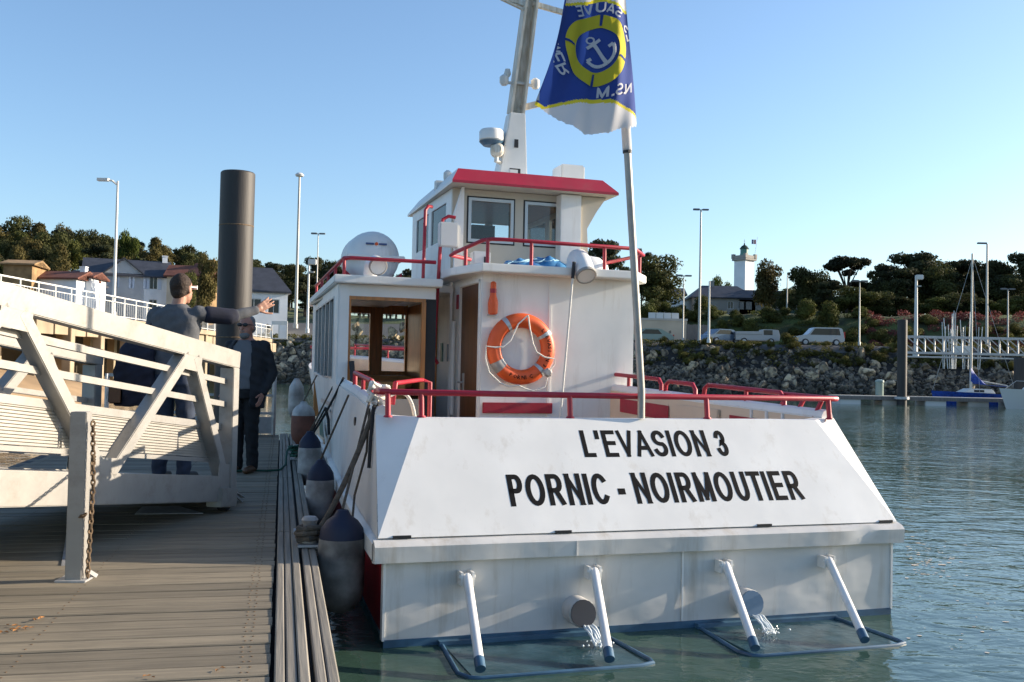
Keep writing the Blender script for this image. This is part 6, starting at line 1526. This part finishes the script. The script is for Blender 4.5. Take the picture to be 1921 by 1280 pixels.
for row, (Y, drop, step) in enumerate(((205, 2, 42), (185, 12, 40), (165, 30, 44), (146, 52, 44), (132, 74, 50))):
    px = -50+row*13
    while px < 790:
        if not (Y < 150 and (150 < px < 320 or 468 < px < 560)):
            kd = r5.choice(['dark_round', 'dark_round2', 'mid_round', 'olive_tall', 'pine_a', 'pine_b', 'olive_round', 'dark_round', 'olive_tall'] if px < 450 else ['dark_round', 'pine_a', 'pine_b', 'dark_round2'])
            where = [w_ for lim, w_ in ((20, 'at the left edge'), (70, 'over the stone gable'), (110, 'over the red roofed cottage'), (150, 'over the dark slate house'), (200, 'over the white house end'), (250, 'over the gable of the white house'), (320, 'over the white house chimney'), (405, 'just left of the tall pile'), (475, 'behind the tall pile'), (550, 'over the hipped roof'), (640, 'behind the boat cabin corner'), (9999, 'behind the liferaft')) if px < lim][0]
            lev = ('on the skyline', 'just under the skyline', 'halfway down the wood', 'low in the wood', 'lowest in the wood')[row]
            lab = uniq(LBL[kd].split(' on the')[0] + ' ' + lev + ' ' + where)
            tree(px, sky_at(px)+drop+r5.uniform(-8, 10), r5.uniform(58, 86), Y+r5.uniform(-6, 6), kd, lab, G)
        px += step*r5.uniform(.8, 1.2)
tree(243, 426, 46, 160, 'bright_round', 'bright yellow-green tree right of the nearest quay lamp post', 'trees on the wooded hill at the left')
tree(392, 470, 62, 114, 'olive_round', 'sunlit olive bush-like tree between the pointing man and the tall pile', 'trees beside the left houses')
tree(350, 505, 50, 110, 'mid_round', 'mid green shrubby tree behind the head of the pointing man', 'trees beside the left houses')
tree(60, 500, 70, 116, 'dark_round', 'dark tree beside the orange stone gable', 'trees beside the left houses')
tree(5, 470, 70, 122, 'dark_round2', 'dark tree at the left edge behind the stone gable', 'trees beside the left houses')
# trees on the right
G = 'trees on the right bank'
for a in ((1235, 478, 130, 138, 'dark_round', 'big dark round tree right of the flagpole'), (1140, 446, 110, 133, 'pine_b', 'ragged pine showing behind the wheelhouse wing'), (1205, 462, 60, 142, 'pine_a', 'dark pine top behind the upper deck rail'),
          (1353, 512, 46, 185, 'bright_round', 'small bright green tree top over the keeper house roof'), (1441, 484, 84, 146, 'olive_round', 'yellow-green tree right of the lighthouse'), (1510, 488, 84, 142, 'dark_round2', 'dark tree between the lighthouse and the umbrella pine'),
          (1590, 474, 104, 145, 'umbrella', 'flat-topped umbrella pine with sky showing beneath'), (1475, 540, 60, 139, 'dark_round', 'low dark tree under the yellow-green tree'), (1606, 535, 110, 128, 'mid_round', 'dense bushy tree in front of the umbrella pine'),
          (1560, 525, 80, 138, 'pine_a', 'dark spreading tree behind the green fence end'), (1665, 512, 90, 142, 'dark_round2', 'dark tree joining the big pines from the left'), (1715, 472, 150, 148, 'pine_b', 'largest broad dark pine behind the white floodlight post'), (1690, 500, 120, 143, 'pine_a', 'dark pine under the broad one'),
          (1800, 482, 110, 146, 'pine_a', 'dark pine behind the sailboat mast'), (1760, 498, 110, 142, 'dark_round', 'dark crown between the two big pines'), (1870, 486, 90, 142, 'pine_b', 'dark pine left of the short right lamp post'), (1925, 470, 100, 140, 'pine_b', 'tall pine cut by the right edge'), (1845, 510, 110, 138, 'dark_round2', 'dense dark tree low behind the tall lamp post'), (1905, 515, 110, 135, 'dark_round', 'dense dark tree low at the right edge'), (1985, 480, 120, 138, 'pine_a', 'dark pine beyond the right edge')):
    tree(*a, G)
_names = ['behind the stout floodlight post', 'below the broad pine', 'left of the sailboat mast', 'right of the sailboat mast', 'under the tall right lamp post', 'left of the short right lamp post', 'at the right edge']
for k, px in enumerate((1650, 1700, 1748, 1795, 1840, 1885, 1930)): tree(px, 548+(k%3)*5, 84, 128, ('dark_round', 'dark_round2', 'mid_round')[k%3], 'low dark bushy tree on the bank top '+_names[k], G)
for k, (px, tp_, w_, wh_) in enumerate(((1530, 508, 90, 'left of the umbrella pine'), (1628, 512, 90, 'filling the gap right of the umbrella pine'), (1655, 490, 90, 'just left of the broad pine'), (1745, 480, 110, 'joining the broad pine on its right'), (1775, 492, 90, 'directly behind the sailboat mast'), (1840, 494, 90, 'left of the tall right lamp post'), (1890, 490, 90, 'behind the short right lamp post'))): tree(px, tp_, w_, 156, ('dark_round', 'dark_round2', 'pine_a')[k%3], 'dense dark tree '+wh_, G)
_n2 = ['over the low pale house', 'under the umbrella pine', 'between the umbrella pine and the broad pine', 'behind the broad pine', 'behind the sailboat rigging', 'behind the tall right lamp post', 'behind the right edge pines']
for k, px in enumerate((1545, 1595, 1650, 1720, 1790, 1850, 1920)): tree(px, (532, 540, 522, 505, 512, 508, 505)[k], 110, 172, ('dark_round', 'dark_round2')[k%2], 'distant dark tree '+_n2[k], G)
# shrubs along the bank tops, each its own plant
r6 = random.Random(8)
for i, (p0_, p1_, n_, ylo, yhi, kd, lab, grp, sz) in enumerate(((1205, 1930, 60, 640, 672, 'bush', 'olive shrub over rocks', 'shrubs along the rock bank', (16, 34)),
                                             (1205, 1620, 26, 588, 606, 'bush_mid', 'dark shrub on upper bank', 'shrubs on the bank behind the cars', (30, 56)),
                                             (1610, 1930, 20, 612, 634, 'bush', 'olive shrub on flowery slope', 'shrubs on the flowery slope', (26, 46)),
                                             (500, 600, 10, 612, 634, 'bush', 'olive shrub on left rocks', 'shrubs on the rocks left of the boat', (12, 22)))):
    for k in range(n_):
        px = p0_+(p1_-p0_)*(k+r6.random())/n_; py = r6.uniform(ylo, yhi); Y = 92.0
        for _ in range(6):
            c = at(px, py+10, Y); 
            d = {0: (4.4+(672-py)/32*3.2), 1: 29+(606-py)/18*7, 2: 28+(634-py)/22*6, 3: 5.5+(634-py)/22*2.5}[i]; Y = ys(c.x)+d
        w_ = r6.uniform(*sz)*Y/FPX; c = at(px, py, Y); z0 = land(c.x, Y)-.15
        wh_ = [w_ for lim, w_ in ((560, 'by the cabin'), (610, 'at the cabin windows'), (1240, 'right of the flagpole'), (1275, 'below the pale green car'), (1325, 'below the wooden fence'), (1375, 'below the hatchback'), (1440, 'below the white van'), (1500, 'left of the people carrier'), (1560, 'below the people carrier'), (1610, 'right of the people carrier'), (1665, 'by the grey lamp post'), (1720, 'by the floodlight post'), (1780, 'left of the mast cluster'), (1830, 'by the mast cluster'), (1880, 'right of the sailboat mast'), (9999, 'at the right edge')) if px < lim][0]
        t = thing('shrub', uniq(('wide ' if w_ > np.mean(sz)*Y/FPX else 'narrow ') + lab + ' ' + wh_), 'shrub', (c.x, Y, z0), r6.uniform(0, 6), grp); t.scale = (w_, w_, w_*r6.uniform(.6, 1.0)); link('foliage', KIND[kd][0], t)
# red valerian flowers on the slope
q = np.random.RandomState(3); bl = []
for k in range(70):
    px = q.uniform(1610, 1930); py = 592+ (px-1640)*.06+q.uniform(-6, 14); Y = 119
    for _ in range(4): c = at(px, py, Y); Y = ys(c.x)+q.uniform(28, 35)
    z0 = land(c.x, Y); bl.append((c.x, Y, z0+.35, .8, .7, .45))
tag(link('valerian_flowers', leaf_mesh('valerian_flowers', bl, 9000, .10, 'leaf_pink', 4, inner=.4)), kind='stuff')
bl = []
for k in range(260):
    px = q.choice([q.uniform(1195, 1930), q.uniform(1195, 1930), q.uniform(490, 800)]); Y = 90
    d = q.uniform(4.6, 8.5) if px > 1000 else q.uniform(6, 9)
    for _ in range(4): c = at(px, 650, Y); Y = ys(c.x)+d
    bl.append((c.x, Y, land(c.x, Y)+.1, .55, .5, .28))
tag(link('ground_cover', leaf_mesh('ground_cover', bl, 22000, .07, 'leaf_bank', 6, inner=.4)), kind='stuff')
bl = []
for k in range(60):
    px = q.uniform(1195, 1620); Y = 120; d = q.uniform(26, 36)
    for _ in range(4): c = at(px, 600, Y); Y = ys(c.x)+d
    bl.append((c.x, Y, land(c.x, Y)+.1, 1.2, .9, .35))
tag(link('bank_grass', leaf_mesh('bank_grass', bl, 14000, .10, 'leaf_mid', 7, inner=.4)), kind='stuff')

# flecks of foam drifting on the water off the starboard quarter
q = random.Random(12); m = MB()
for k in range(200):
    cx_, cy_ = (q.gauss(1715, 45), q.gauss(1045, 20)) if q.random() < .8 else (q.uniform(1690, 1915), q.uniform(900, 1230))
    if cx_ < 1700 or cy_ < 860: continue
    c = onz(cx_, cy_, .004); s_ = abs(q.gauss(.006, .009))+.003; a0 = q.uniform(0, 6.28)
    m.add([(c.x+s_*q.uniform(.6, 1.5)*math.cos(a0+t), c.y+s_*q.uniform(.6, 1.5)*math.sin(a0+t)*.8, .004) for t in (0, .9, 1.9, 2.9, 3.9, 5.1)], [(0, 1, 2, 3, 4, 5)])
tag(m.build('foam', 'conc_pale', recalc=False), kind='stuff')
